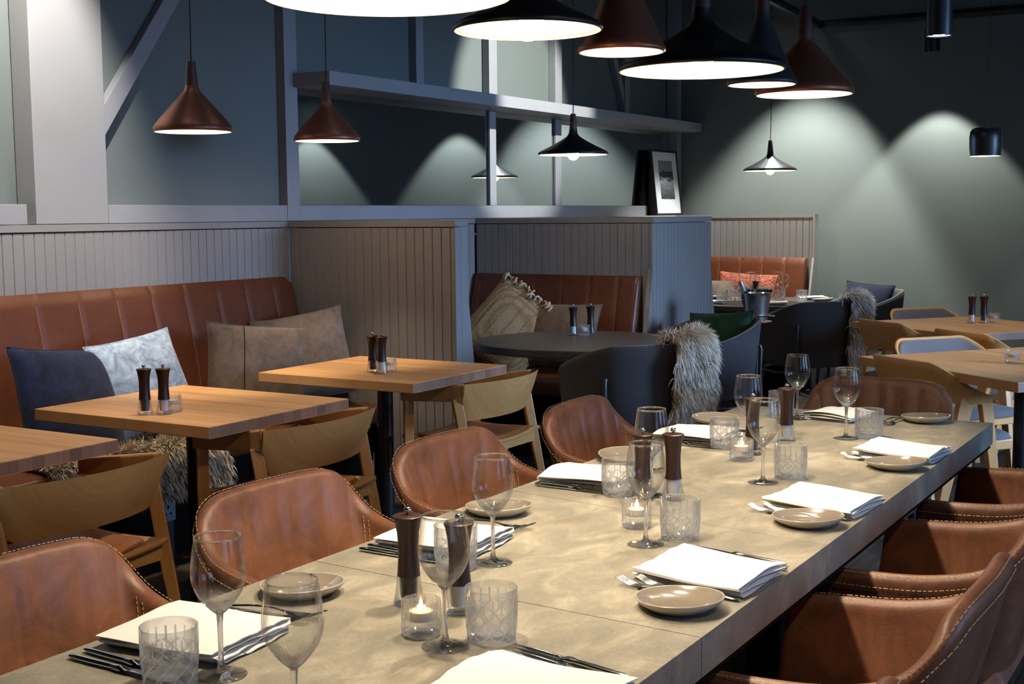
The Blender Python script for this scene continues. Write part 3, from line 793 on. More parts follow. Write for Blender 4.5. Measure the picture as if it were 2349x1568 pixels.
# --- felt tub chair on black tube legs (sitter faces +x)
def make_tub():
    t = thing('tub_chair', '', 'chair')
    ctrl = [(-.30, 0, .80), (-.295, .12, .80), (-.25, .23, .795), (-.14, .30, .76), (0, .325, .715), (.13, .315, .68), (.22, .29, .655)]
    bot = [(-.27, 0, .36), (-.26, .11, .36), (-.21, .20, .36), (-.12, .265, .36), (0, .285, .36), (.12, .28, .36), (.20, .26, .36)]
    loops, rim = u_shell(ctrl, bot, .042, 57, 8, None, .35)
    MB().sweep([[tuple(p) for p in l] for l in loops]).build('shell', M['felt'], t, smooth=True, sub=1, angle=70)
    MB().tube([p-n*.012+Vector((0, 0, .012)) for p, n, s in rim], .0035, 6).build('piping', M['feltlite'], t, smooth=True)
    def pad(u, v):
        x = -1+2*u; y = -1+2*v; r = (abs(x)**5+abs(y)**5)**.2; h = .06*max(0, 1-r**8)**.5
        sc = 1 if r <= 1 else 1/r
        return (.0+x*sc*.25, y*sc*.25, .40+h)
    MB().grid(pad, 20, 20).build('seat_cushion', M['felt'], t, smooth=True)
    MB().box(-.22, .2, -.23, .23, .36, .41).build('seat_pan', M['matblack'], t, bevel=.02)
    for a in (-133, 133, -55, 55):
        c, s = cos(radians(a)), sin(radians(a)); r = .335 if abs(a) > 90 else .33
        MB().tube([(c*(r-.004), s*(r-.004), .66), (c*(r+.004), s*(r+.004), .64), (c*(r-.005), s*(r-.005), .36), (c*(r+.02), s*(r+.02), .02), (c*(r+.02), s*(r+.02), 0)], .012, 10).build('leg', M['black'], t, smooth=True, angle=60)
    MB().tube([(.33*cos(radians(a)), .33*sin(radians(a)), .33-.0) for a in range(-150, 151, 10)], .010, 8).build('under_ring', M['black'], t, smooth=True)
    return t
TC = Proto(make_tub())
gg = 'grey felt tub chairs around the round booth tables'
TUB = {}
TUB['g1'] = TC.put((-2.68, 5.59, 0), radians(142), 'charcoal felt tub chair with brown fur, its back to the stone table', gg)
TUB['g2'] = TC.put((-2.87, 6.93, 0), radians(-120), 'grey felt tub chair holding the green cushion', gg)
TUB['g3'] = TC.put((-2.80, 8.72, 0), radians(140), 'dark felt tub chair behind the ice bucket, grey fur on its back', gg)
TUB['g4'] = TC.put((-2.80, 9.90, 0), radians(-135), 'pale-lit felt tub chair holding the navy cushion by the far wall', gg)

# ------------------------------------------------------------------ pendant lamps
PROF = dict(
 wide=[(.055, .365), (.058, .33), (.066, .295), (.09, .262), (.14, .225), (.22, .178), (.32, .125), (.42, .075), (.475, .048), (.497, .028), (.5, .014), (.495, .003), (.485, 0)],
 cone=[(.082, .59), (.088, .55), (.105, .52), (.15, .465), (.23, .38), (.34, .255), (.42, .165), (.472, .10), (.494, .065), (.5, .038), (.496, .014), (.485, 0)],
 slim=[(.105, 1.05), (.112, .98), (.13, .89), (.17, .77), (.24, .61), (.33, .40), (.41, .22), (.462, .11), (.492, .06), (.5, .035), (.495, .012), (.48, 0)])
CAP = dict(wide=.21, cone=.30, slim=.48)
def pendant(kind, D, loc, mat, label, grp, ztop=CEIL):
    t = thing('pendant_lamp', label, 'pendant lamp', loc, 0, grp)
    pr = PROF[kind]; o = [(r*D, z*D) for r, z in pr]; zt = pr[0][1]*D
    MB().lathe(o+[(o[0][0]*.2, zt+.0005)][:0], 64).build('lamp_shade', mat, t, smooth=True)
    inn = [(max(.004, r*D-.004), z*D-(.004 if z > .02 else -.0008)) for r, z in pr]
    MB().lathe([(.002, inn[0][1])]+inn+[(o[-1][0], 0)], 64).build('lining', M['lining'], t, smooth=True)
    ch = CAP[kind]*D; r0 = pr[0][0]*D
    MB().lathe([(r0, zt-.001), (r0*.98, zt+.006), (r0*.68, zt+ch-.002), (r0*.6, zt+ch), (.002, zt+ch)], 32).build('wood_cap', M['lampwood'], t, smooth=True, angle=40)
    MB().tube([(0, 0, zt+ch), (.003, 0, zt+ch+.15), (0, .002, zt+ch+.5), (0, 0, ztop-loc[2])], .0028, 6).build('cord', M['cord'], t)
    zb = (.013 if loc[0] > -3 else .003) if kind == 'wide' else .10*D+.02
    rb = .032 if D > .25 else .022
    MB().lathe([(.001, zb-rb)]+[(rb*sin(a*pi/10), zb-rb*cos(a*pi/10)) for a in range(1, 9)]+[(rb*.5, zb+rb*1.6), (.012, zb+rb*2)], 16).build('bulb', M['bulb_'+('s' if D < .25 else 'l')], t, smooth=True)
    ld = bpy.data.lights.new('reflector', 'SPOT'); ld.energy = PEND[kind]*(1 if D > .25 else .6)*(.36 if loc[0] < -3 and kind == 'wide' else 1); ld.spot_size = radians(dict(wide=112, cone=72, slim=90)[kind]); ld.spot_blend = .7; ld.color = WARM; ld.shadow_soft_size = .03
    lo = bpy.data.objects.new('lamp_light', ld); COL.objects.link(lo); lo.parent = t; lo.location = (0, 0, zb-rb-.004)
    return t
M['bulb_l'] = emis('bulb_glow', (1, .80, .56), BULB_L); M['bulb_s'] = emis('small_bulb_glow', (1, .80, .56), BULB_S)
gst = 'pendant lamps in a row over the stone table'
PX = -1.238
pendant('wide', .40, (PX, 1.69, 1.76), M['blackshade'], 'huge bright lamp disc at the top left, nearest pendant over the stone table', gst)
pendant('wide', .284, (PX, 2.135, 1.76), M['blackshade'], 'black shallow pendant just right of the huge bright disc', gst)
pendant('slim', .190, (PX, 2.535, 1.76), M['copper'], 'small copper pendant between the two black shallow ones', gst)
pendant('wide', .408, (PX, 2.975, 1.76), M['blackshade'], 'wide black shallow pendant in the centre of the row over the stone table', gst)
pendant('slim', .190, (PX, 3.40, 1.76), M['greyshade'], 'small graphite cone pendant half hidden behind the wide black one', gst)
pendant('cone', .288, (PX, 3.76, 1.76), M['copper'], 'dark copper cone pendant at the right end of the row over the stone table', gst)
g2_ = 'copper pendants over the oak tables'
pendant('cone', .318, (-3.84, 3.90, 1.76), M['copper'], 'copper cone pendant against the blue wall, leftmost lamp', g2_)
pendant('cone', .306, (-3.84, 4.76, 1.76), M['copper'], 'copper cone pendant in front of the start of the box shelf', g2_)
g3_ = 'black pendants over the round booth tables'
pendant('wide', .39, (-3.396, 6.35, 1.738), M['blackshade'], 'black shallow pendant over the middle booth table', g3_)
pendant('wide', .398, (-3.35, 9.40, 1.7215), M['blackshade'], 'black shallow pendant over the farthest booth table against the lit wall', g3_)
t = thing('pot_pendant', 'small black pot-shaped pendant at far right on a thin wire', 'pendant lamp', (-1.417, 7.383, 1.707))
MB().lathe([(.004, .153), (.05, .153), (.07, .147), (.081, .13), (.085, .10), (.084, .04), (.079, 0)], 48).build('lamp_shade', M['blackshade'], t, smooth=True)
MB().lathe([(.004, .146), (.05, .146), (.077, .12), (.079, .05), (.075, .003), (.079, 0)], 48).build('lining', M['lining'], t, smooth=True)
MB().lathe([(.001, .02), (.03, .025), (.035, .05), (.02, .09), (.01, .12)], 20).build('bulb', M['bulb_s'], t, smooth=True)
MB().tube([(0, 0, .15), (.01, 0, .7), (0, 0, CEIL-1.707)], .0015, 5).build('cord', M['cord'], t)

# ceiling spotlights: black cylinders with a real spot in each
def spotcyl(label, loc, r, h, power, aim, ang, blend=.25, colr=(1, .95, .86), grp='black cylinder spotlights', size=.02, glow=True):
    t = thing('ceiling_spotlight', label, 'spotlight', loc, 0, grp)
    MB().lathe([(r*.92, .004), (r, 0), (r, h), (.002, h)], 32).build('housing', M['black'], t, smooth=True, angle=40)
    if glow: MB().lathe([(.001, .012), (r*.9, .012)], 32).build('lens', M['disc'], t)
    else: MB().lathe([(.001, .012), (r*.9, .012)], 32).build('lens', M['lining'], t)
    MB().tube([(0, 0, h), (0, 0, CEIL-loc[2])], .008, 8).build('stem', M['black'], t)
    if power:
        ld = bpy.data.lights.new('spot', 'SPOT'); ld.energy = power; ld.spot_size = radians(ang*2); ld.spot_blend = blend; ld.color = colr; ld.shadow_soft_size = size
        lo = bpy.data.objects.new('spot_light', ld); COL.objects.link(lo); lo.parent = t; lo.location = (0, 0, -.006)
        d = Vector(aim)-Vector(loc); lo.rotation_euler = d.to_track_quat('-Z', 'Y').to_euler()
    return t
cool = (.96, 1, .96)
spotcyl('black cylinder spotlight with glowing lens at the upper right', (-1.447, 6.372, 2.235), .059, .5, DL*.6, (-1.25, 6.3, 0), 34, .6, WARM2)
spotcyl('unlit smaller black cylinder spotlight under the glowing one at the upper right', (-2.33, 10.05, 2.60), .056, .17, SP*1.15, (-2.33, 10.10, 0), 39, .3, cool, glow=False)
spotcyl('black spotlight near the ceiling over the farthest booth, hidden by the copper pendant', (-3.38, 9.75, 3.1), .05, .14, SP*4.4, (-3.38, 9.88, 0), 40, .5, cool)
spotcyl('black spotlight near the far wall beyond the right edge, seen only in the mirror', (-.50, 10.05, 2.62), .056, .17, SP*1.0, (-.5, 10.1, 0), 39, .22, cool)
spotcyl('black spotlight washing the frame over the mirror', (-2.6, 7.55, 2.95), .05, .14, SP*3.6, (-4.6, 7.72, 2.16), 21, .4, cool)
spotcyl('black spotlight washing the column on the left wall', (-3.7, 3.35, 3.12), .05, .14, SP*2.6, (-4.6, 3.30, 2.0), 38, .5, (1, .97, .92))
gd = 'black ceiling spotlights above the picture'
spotcyl('black ceiling spotlight above the nearest oak table by the banquette', (-3.2, 2.55, 3.1), .05, .14, DL*1.9, (-3.35, 2.6, 0), 21, .7, WARM2, gd)
spotcyl('black ceiling spotlight above the middle oak table by the banquette', (-3.15, 3.45, 3.1), .05, .14, DL*1.6, (-3.3, 3.55, 0), 21, .7, WARM2, gd)
spotcyl('black ceiling spotlight above the farthest oak table by the banquette', (-3.1, 4.7, 3.1), .05, .14, DL*.3, (-3.2, 4.7, 0), 19, .7, WARM2, gd)
spotcyl('black ceiling spotlight above the fur on the tub chair', (-2.1, 5.2, 3.1), .05, .14, DL*.8, (-2.6, 5.75, .7), 15, .7, WARM2, gd)  # lamp added out of view, only to brighten the draped fur
spotcyl('black ceiling spotlight above the far right oak table', (-1.5, 8.2, 3.1), .05, .14, DL*1.1, (-1.55, 8.2, 0), 24, .7, WARM2, gd)
spotcyl('black ceiling spotlight above the right-hand armchairs', (.75, 1.7, 3.1), .05, .14, DL*1.0, (-.70, 2.1, .75), 27, .8, WARM2, gd)  # lamp added out of view to warm the stone table's right side
tr = MB().tube([(-2.9, 2.0, 3.0), (-3.27, 10.33, 2.9), (3.2, 10.33, 2.88)], .035, 8)
tag(tr.build('ceiling_duct', M['black']), 'black pipe running under the dark ceiling and along the far wall', 'pipe')

# ------------------------------------------------------------------ things on tables
def att(o, fn):
    a = o.data.attributes.new('cut', 'FLOAT', 'POINT'); a.data.foreach_set('value', [float(min(1, max(0, fn(*v.co)))) for v in o.data.vertices])
def make_wineglass():
    t = thing('wine_glass', '', 'wine glass')
    prof = [(.001, .0915), (.005, .0935), (.0125, .100), (.0225, .111), (.0320, .124), (.0385, .139), (.0408, .153), (.0400, .170), (.0372, .191), (.0342, .2115)]
    n = 28; out_ = [spline(prof, i/(n-1)) for i in range(n)]
    inn = [(max(.0006, r-.0009), z+(.0032*(1-i/(n-1))**3 if i else .004)) for i, (r, z) in enumerate(out_)][::-1]
    pr = out_+[(prof[-1][0]-.0004, prof[-1][1]+.0006)]+inn
    o = MB().lathe(pr, 64).build('bowl', M['glass'], t, smooth=True)
    att(o, lambda x, y, z: .9*(1-smooth(.100, .128, z))+(.8 if z > .2105 else 0))
    pr = [(.0008, .0995), (.006, .098), (.0055, .093), (.0042, .08), (.0038, .05), (.0042, .022), (.0062, .011), (.0115, .0058), (.022, .0035), (.0375, .0016), (.038, .0006), (.036, .0002), (.001, .0002)]
    o = MB().lathe(pr, 40).build('stem', M['stem'], t, smooth=True)
    att(o, lambda x, y, z: 1. if z > .02 else max(0, 1-(sqrt(x*x+y*y)-.006)/.012)*.8+(.5 if x*x+y*y > .036**2 else 0))
    return t
WG = Proto(make_wineglass())
gw = 'wine glasses on the stone table'
for x, y, lb in [(-1.331, 1.374, 'wine glass nearest on the left, in front of the first armchair'),
  (-1.083, 1.25, 'wine glass cut by the bottom edge, only bowl visible'),
  (-1.112, 1.645, 'wine glass beside the nearest tealight, in front of two mills'),
  (-1.304, 2.10, 'wine glass standing before the second side plate on the left'),
  (-1.103, 2.372, 'wine glass beside the middle tealight, in front of a mill'),
  (-1.287, 2.80, 'wine glass by the left napkin in front of the fourth armchair'),
  (-1.104, 3.07, 'wine glass beside the far tealight, in front of a mill'),
  (-1.305, 3.50, 'wine glass by the far left cut tumbler, left of the far mills'),
  (-1.354, 4.083, 'farthest wine glass at the far left corner of the stone table'),
  (-1.106, 3.794, 'wine glass in front of the pleated end armchair')]:
    WG.put((x, y, TZ), random.random(), lb+', on the stone table', gw)

def make_tumbler():
    t = thing('cut_tumbler', '', 'tumbler')
    R, H = .0425, .086; nu, nv = 144, 44; vs = []
    def tri(x): x = x-math.floor(x); return abs(2*x-1)
    b = MB()
    cutv = []
    def f(u, v):
        z = .002+(H-.002)*v; a = 2*pi*u; r = R*(.93+.07*smooth(0, .5, v))
        d = 0
        if v < .62:
            k = 9; p = tri(k*u+v*3.0); q = tri(k*u-v*3.0); d = .0022*max(0, 1-4*min(p, q))+.0006*tri(k*u*2)
            d *= smooth(.0, .05, v)
        if .45 < v < .85:
            s = tri(18*u); ap = 1-(v-.45)/.4; d = max(d, .002*max(0, 1-s*5/max(ap, .15))) 
        cutv.append(min(1, d/.0016)); return ((r-d)*cos(a), (r-d)*sin(a), z)
    b.grid(f, nu, nv, wrapu=True)
    o = len(b.v)
    # rim, inside wall and thick base
    inner = [(R-.0008, H+.0008), (R-.0022, H), (R*.97-.003, .05), (R*.92-.004, .018), (R*.8-.004, .0125), (.001, .012)]
    n0 = o
    for r, z in inner:
        for k in range(nu): a = 2*pi*k/nu; b.v.append((r*cos(a), r*sin(a), z))
    for k in range(nu): b.f.append((k*nv+nv-1, ((k+1) % nu)*nv+nv-1, n0+(k+1) % nu, n0+k))
    for i in range(len(inner)-1):
        for k in range(nu): b.f.append((n0+i*nu+k, n0+i*nu+(k+1) % nu, n0+(i+1)*nu+(k+1) % nu, n0+(i+1)*nu+k))
    b.f.append(tuple(n0+(len(inner)-1)*nu+k for k in range(nu)))
    m0 = len(b.v)
    for k in range(nu): a = 2*pi*k/nu; b.v.append((R*.84*cos(a), R*.84*sin(a), .0003))
    for k in range(nu): b.f.append((m0+k, m0+(k+1) % nu, ((k+1) % nu)*nv, k*nv))
    b.f.append(tuple(m0+k for k in range(nu))[::-1])
    o = b.build('glass_body', M['cut'], t)
    at = o.data.attributes.new('cut', 'FLOAT', 'POINT'); vs_ = o.data.vertices
    at.data.foreach_set('value', cutv+[.75 if vs_[k].co.z < .014 else (.4 if vs_[k].co.z > H-.001 else 0.) for k in range(len(cutv), len(vs_))])
    return t
TU = Proto(make_tumbler())
gt_ = 'cut glass tumblers on the stone table'
for x, y, lb in [(-1.376, 1.315, 'cut glass tumbler at the bottom left, on the knives by the first napkin'),
  (-1.067, 1.711, 'cut glass tumbler right of the two nearest mills'),
  (-1.345, 2.03, 'cut glass tumbler seen between the two nearest mills'),
  (-1.06, 2.449, 'cut glass tumbler behind the second napkin on the right'),
  (-1.357, 2.765, 'cut glass tumbler at the tip of the third napkin on the left'),
  (-1.063, 3.16, 'cut glass tumbler behind the third napkin on the right'),
  (-1.367, 3.474, 'cut glass tumbler at the tip of the far left napkin'),
  (-1.05, 3.841, 'cut glass tumbler in front of the pleated end armchair'),
  (-1.41, 4.09, 'farthest cut glass tumbler, behind the far mills')]:
    TU.put((x, y, TZ), random.random()*3, lb+', on the stone table', gt_)

def make_mill(salt):
    t = thing('grinder_mill', '', 'mill')
    MB().lathe([(.001, .052), (.0205, .052), (.0195, .062), (.0180, .085), (.0178, .105), (.0195, .128), (.0235, .150), (.0262, .1555), (.0262, .1575), (.024, .1590), (.001, .1595)], 40).build('body', M['mill'], t, smooth=True, angle=50)
    MB().lathe([(.0022, .159), (.0022, .163), (.0062, .165), (.0066, .169), (.0055, .1725), (.001, .1735)], 20).build('knob', M['steel'], t, smooth=True)
    MB().lathe([(.001, .0005), (.0235, .0005), (.0275, .003), (.0265, .008), (.0225, .030), (.0205, .052), (.0175, .052), (.0165, .02), (.012, .012), (.001, .012)], 40).build('glass_base', M['cut'], t, smooth=True, angle=50)
    att(t.children[-1], lambda x, y, z: .7 if z < .01 else .25)
    MB().lathe([(.001, .013), (.0145, .014), (.0155, .035), (.0155, .050), (.001, .0505)], 24).build('salt' if salt else 'peppercorns', M['salt' if salt else 'pepper'], t, smooth=True, angle=50)
    return t
MS = Proto(make_mill(True)); MP = Proto(make_mill(False))
gm = 'dark wooden mills'
for P_, x, y, z, lb in [
  (MP, -1.292, 1.80, TZ, 'dark mill with pepper, behind the nearest tealight on the stone table'),
  (MS, -1.186, 1.80, TZ, 'dark mill behind the near cut tumbler, right one of the nearest pair on the stone table'),
  (MS, -1.222, 2.78, TZ, 'dark mill right one of the middle pair on the stone table'),
  (MP, -1.285, 2.745, TZ, 'dark mill seen through a wine glass, left one of the middle pair on the stone table'),
  (MS, -1.245, 3.66, TZ, 'dark mill right one of the far pair on the stone table'),
  (MP, -1.262, 3.42, TZ, 'dark mill seen through a wine glass, left one of the far pair on the stone table'),
  (MP, -3.355, 3.135, TZ, 'dark pepper mill on the middle oak table before the cushions'),
  (MS, -3.302, 3.172, TZ, 'dark salt mill on the middle oak table before the cushions'),
  (MP, -3.372, 4.458, TZ, 'dark pepper mill on the farthest oak table by the banquette'),
  (MS, -3.310, 4.440, TZ, 'dark salt mill on the farthest oak table by the banquette'),
  (MS, -3.390, 6.33, TZ, 'dark salt mill on the round table of the middle booth'),
  (MP, -3.335, 6.435, TZ, 'dark pepper mill on the round table of the middle booth'),
  (MS, -1.600, 8.065, TZ, 'dark salt mill on the far right oak table'),
  (MP, -1.540, 8.11, TZ, 'dark pepper mill on the far right oak table')]:
    P_.put((x, y, z), 0, lb, gm)

def make_tealight(lit):
    t = thing('tealight_holder', '', 'candle holder')
    def rf(a, z): 
        k = a/(2*pi)*14; k = k-math.floor(k); g = abs(2*k-1); return 1-.035*max(0, 1-g*6)-(.03*max(0, 1-abs(z-.022)/.003))
    MB().lathe([(.001, .0003), (.026, .0003), (.031, .003), (.0325, .010), (.0325, .018), (.0325, .022), (.0325, .026), (.0325, .045), (.0325, .056), (.0315, .059), (.0295, .058), (.028, .05), (.026, .03), (.0235, .026), (.001, .025)], 84, rf=rf).build('glass_cup', M['cut'], t, smooth=False)
    att(t.children[0], lambda x, y, z: (.8 if z < .008 else .1)+(.5 if .019 < z < .025 else 0)+(.5 if sqrt(x*x+y*y) < .0318 and z > .03 and z < .056 else 0)*.6)
    MB().lathe([(.001, .0255), (.0185, .0255), (.0188, .040), (.017, .0402), (.001, .039)], 28).build('candle', M['wax'], t, smooth=True, angle=40)
    if lit:
        MB().lathe([(.001, .041), (.0032, .045), (.0035, .049), (.0022, .055), (.0003, .061)], 12).build('flame', M['flame'], t, smooth=True)
    return t
TL = Proto(make_tealight(True)); TD = Proto(make_tealight(False))
gtl = 'faceted glass tealights'
for P_, x, y, lb in [(TL, -1.179, 1.675, 'lit tealight glass nearest the camera on the stone table'),
  (TL, -1.184, 2.50, 'lit tealight glass in the middle of the stone table'),
  (TL, -1.257, 3.323, 'lit tealight glass farthest on the stone table'),
  (TD, -3.318, 3.225, 'tealight glass behind the mills on the middle oak table'),
  (TD, -3.330, 4.52, 'tealight glass beside the mills on the farthest left oak table'),
  (TD, -3.338, 6.36, 'tealight glass between the mills on the middle booth table'),
  (TD, -1.482, 8.135, 'tealight glass beside the mills on the far right oak table'),
  (TD, -1.018, 6.03, 'tealight glass on the nearer right oak table'),
  (TD, -.93, 6.02, 'tealight glass cut by the right edge on the nearer right oak table')]:
    P_.put((x, y, TZ), random.random(), lb, gtl)

def make_plate():
    t = thing('side_plate', '', 'plate')
    def rf(a, z): return 1+.10*cos(a)+.03*cos(2*a)-.025*cos(3*a)
    def zz(a): return 1
    b = MB(); seg = 64
    prof = [(.001, .0045), (.02, .0046), (.04, .0055), (.055, .009), (.066, .0145), (.0745, .0205)]
    for ri, (r, z) in enumerate(prof):
        for k in range(seg):
            a = 2*pi*k/seg; q = r*rf(a, z); z2 = z+(.0012*sin(ri*2.4) if ri < 4 else 0)+.004*(r/.0745)**3*cos(a)
            b.v.append((q*cos(a), q*sin(a), z2))
    n = len(prof)
    b.f += [(i*seg+k, i*seg+(k+1) % seg, (i+1)*seg+(k+1) % seg, (i+1)*seg+k) for i in range(n-1) for k in range(seg)]
    b.build('well', M['plate'], t, smooth=True)
    b = MB(); prof = [(.0745, .0205), (.0765, .0215), (.0775, .0195), (.072, .012), (.058, .004), (.04, .0008), (.001, .0006)]
    for r, z in prof:
        for k in range(seg):
            a = 2*pi*k/seg; q = r*rf(a, z); b.v.append((q*cos(a), q*sin(a), max(.0004, z+.004*(r/.0745)**3*cos(a)*(1 if z > .005 else 0))))
    n = len(prof)
    b.f += [(i*seg+k, i*seg+(k+1) % seg, (i+1)*seg+(k+1) % seg, (i+1)*seg+k) for i in range(n-1) for k in range(seg)]
    b.build('rim', M['glazerim'], t, smooth=True)
    return t
PL = Proto(make_plate())
gpl = 'small taupe side plates on the stone table'
for x, y, a, lb in [(-1.505, 1.757, -20, 'taupe side plate nearest on the left, behind the first wine glass'),
  (-1.520, 2.462, -20, 'taupe side plate second on the left, behind a wine glass'),
  (-1.535, 3.162, 100, 'taupe side plate third on the left, behind a cut tumbler'),
  (-1.545, 3.87, 150, 'taupe side plate fourth on the left, below the brown fur'),
  (-.978, 4.221, -30, 'taupe side plate at the far end before the pleated armchair'),
  (-.868, 3.412, -10, 'taupe side plate farthest on the right side'),
  (-.875, 2.70, -20, 'taupe side plate in the middle of the right side'),
  (-.878, 2.012, -25, 'taupe side plate nearest on the right side, large in view')]:
    PL.put((x, y, TZ+.0002), radians(a), lb, gpl)

def make_napkin(seed, lx=.235, wy=.175):
    """linen folded in layers: one ribbon path swept along x, fold at +y"""
    rnd = random.Random(seed); nx = 34
    path = []; 
    hh = .0052
    lev = [0, 1, 2, 3]
    segs = 14
    for l in lev:
        rngs = range(segs+1) if l % 2 == 0 else range(segs, -1, -1)
        for k in rngs: path.append((-wy/2+wy*k/segs+(.004*l if k == segs else 0)-(.006*l if k == 0 else 0), .0025+l*hh, l))
        if l < 3:
            e = wy/2 if l % 2 == 0 else -wy/2
            path.append((e+(.003 if e > 0 else -.003)+(.004*l if e > 0 else -.006*l), .0025+(l+.5)*hh, l+.5))
    th = .0017; b = MB(); uv = []
    # path length
    s = [0]
    for p, q in zip(path[:-1], path[1:]): s.append(s[-1]+sqrt((p[0]-q[0])**2+(p[1]-q[1])**2))
    n = len(path)
    ph = rnd.random()*6
    loops = []; uvs = []
    for i in range(nx):
        x = -lx/2+lx*i/(nx-1); e = max(0, (i/(nx-1)-.8)/.2)
        pts = []
        for j, (y, z, l) in enumerate(path):
            w = .0009*sin(3+30*x+ph+l*2)+.0013*sin(y*25+x*18+ph)*(l/3)
            sag = .0022*e*sin(y*60+l*1.7+ph)*1.2
            yy = y+.004*sin(x*14+ph)*(1 if l > 1 else .4)+.003*sin(l*2+ph)
            xx = x+(.004*sin(l*2.3+y*30+ph) if i in (0, nx-1) else 0)+.003*l*(1 if i == nx-1 else 0)*(-.5)
            top = l/3
            zz = z+max(0, w+.003)*top+abs(sag)+.006*top*(1-((y)/(wy/2))**2)*(.5+.5*sin(x*9+ph))
            pts.append((xx, yy, max(zz, .0012)))
        lp = []; uvl = []
        for j in range(n):
            a = pts[max(j-1, 0)]; c = pts[min(j+1, n-1)]; dy, dz = c[1]-a[1], c[2]-a[2]; d = sqrt(dy*dy+dz*dz) or 1
            lp.append((pts[j][0], pts[j][1]+dz/d*th/2, pts[j][2]-dy/d*th/2)); uvl.append((s[j], x))
        for j in range(n-1, -1, -1):
            a = pts[max(j-1, 0)]; c = pts[min(j+1, n-1)]; dy, dz = c[1]-a[1], c[2]-a[2]; d = sqrt(dy*dy+dz*dz) or 1
            lp.append((pts[j][0], pts[j][1]-dz/d*th/2, pts[j][2]+dy/d*th/2)); uvl.append((s[j], x))
        loops.append(lp); uvs += uvl
    b.sweep(loops); o = b.build('napkin', M['napkin'], None, smooth=True, angle=60)
    uvl = o.data.uv_layers.new(name='UVMap')
    vi = [0]*len(o.data.loops); o.data.loops.foreach_get('vertex_index', vi)
    fl = []
    for k in vi: fl += [uvs[k][0], uvs[k][1]+.5]
    uvl.data.foreach_set('uv', fl)
    return o
gn = 'folded white linen napkins on the stone table'
for i, (x, y, a, lx, wy, lb) in enumerate([
  (-1.478, 1.475, 5, .235, .17, 'white folded napkin with blue stripes nearest on the left, under the first wine glass'),
  (-1.470, 2.185, 4, .225, .17, 'white folded napkin second on the left, behind the two nearest mills'),
  (-1.500, 2.895, 5, .215, .17, 'white folded napkin third on the left, before the fourth armchair'),
  (-1.500, 3.60, 2, .215, .18, 'white folded napkin farthest on the left, below the brown fur'),
  (-1.235, 4.155, 78, .16, .15, 'white folded napkin at the far end with blue stripe showing'),
  (-.888, 1.515, 178, .235, .18, 'white folded napkin cut by the bottom edge on the right side'),
  (-.900, 2.212, 176, .222, .178, 'white folded napkin second on the right, large beside the nearest right plate'),
  (-.893, 2.890, 174, .22, .178, 'white folded napkin third on the right, beside the middle right plate'),
  (-.893, 3.608, 175, .22, .178, 'white folded napkin farthest on the right side')]):
    o = make_napkin(i+3, lx, wy); o.location = (x, y, TZ+.0003); o.rotation_euler = (0, 0, radians(a)); tag(o, lb, 'napkin', gn)

# cutlery --------------------------------------------------------------
def make_knife():
    b = MB(); n = 26; L_ = .225; loops = []
    for i in range(n):
        k = i/(n-1); x = -L_/2+L_*k
        if k < .46: w = .0052+.0012*sin(pi*k/.46); h = .0042
        elif k < .53: w = .0078; h = .005
        else: w = .0085*(1-((k-.53)/.47)**5)*1.0+.0006; h = .0011
        if k == 0: w *= .7; h *= .7
        loops.append([(x, w*cos(a)+(.0 if k < .53 else .002), .005+h*sin(a)) for a in [2*pi*q/10 for q in range(10)]])
    b.sweep(loops); return b.build('table_knife', M['steel'], None, smooth=True, angle=60)
def make_fork():
    b = MB(); L_ = .205; loops = []; n = 30
    def zc(k): return .0035+.006*smooth(.0, .35, k)*(1-smooth(.45, .75, k))+.011*smooth(.78, 1, k)**2+.001
    for i in range(n):
        k = .78*i/(n-1); x = -L_/2+L_*k
        w = lerp(.0058, .0024, smooth(.0, .5, k)) if k < .58 else lerp(.0024, .0118, smooth(.58, .70, k))
        h = lerp(.0018, .0020, k) if k < .6 else .0011
        if i == 0: w *= .5
        loops.append([(x, w*cos(a), zc(k)+h*sin(a)) for a in [2*pi*q/8 for q in range(8)]])
    b.sweep(loops)
    for y in (-.0095, -.0032, .0032, .0095):
        b.tube([(-L_/2+L_*k, y*(1-.08*(k-.75)*4), zc(k)) for k in (.74, .80, .86, .92, .97, 1.0)], .0017, 6, True, [.0018, .0018, .0016, .0014, .0012, .0007])
    return b.build('table_fork', M['steel'], None, smooth=True, angle=60)
KN = Proto(tag(make_knife(), '', 'knife')); FK = Proto(tag(make_fork(), '', 'fork'))
where = {1.475: 'the nearest left napkin', 2.185: 'the second left napkin', 2.895: 'the third left napkin', 3.60: 'the farthest left napkin'}
gk = 'table knives on the stone table'; gf = 'table forks on the stone table'
for y, wn in where.items():
    dy = {1.475: -.137, 2.185: -.115, 2.895: -.108, 3.60: -.12}[y]
    KN.put((-1.478, y+dy, TZ), radians(-3), 'steel knife close beside '+wn, gk)
    KN.put((-1.475, y+dy-.028, TZ), radians(-1), 'outer steel knife on the camera side of '+wn, gk)
    FK.put((-1.47, y+.13, TZ), radians(12), 'steel fork between '+wn+' and its plate', gf)
    FK.put((-1.462, y+.165, TZ), radians(7), 'outer steel fork partly under the plate rim by '+wn, gf)
where = {1.515: 'the napkin at the bottom edge', 2.212: 'the second right napkin', 2.890: 'the third right napkin', 3.608: 'the farthest right napkin'}
for y, wn in where.items():
    KN.put((-.895, y+.132, TZ), radians(167), 'steel knife close beside '+wn, gk)
    KN.put((-.905, y+.160, TZ), radians(168), 'outer steel knife on the far side of '+wn, gk)
    if y > 1.6 or 1:
        FK.put((-.895, y-.112, TZ), radians(175), 'steel fork between '+wn+' and its plate', gf)
        FK.put((-.925, y-.135, TZ), radians(174), 'outer steel fork partly under the plate rim by '+wn, gf)
KN.put((-1.325, 4.16, TZ), radians(-110), 'steel knife at the far end left of the end napkin', gk)
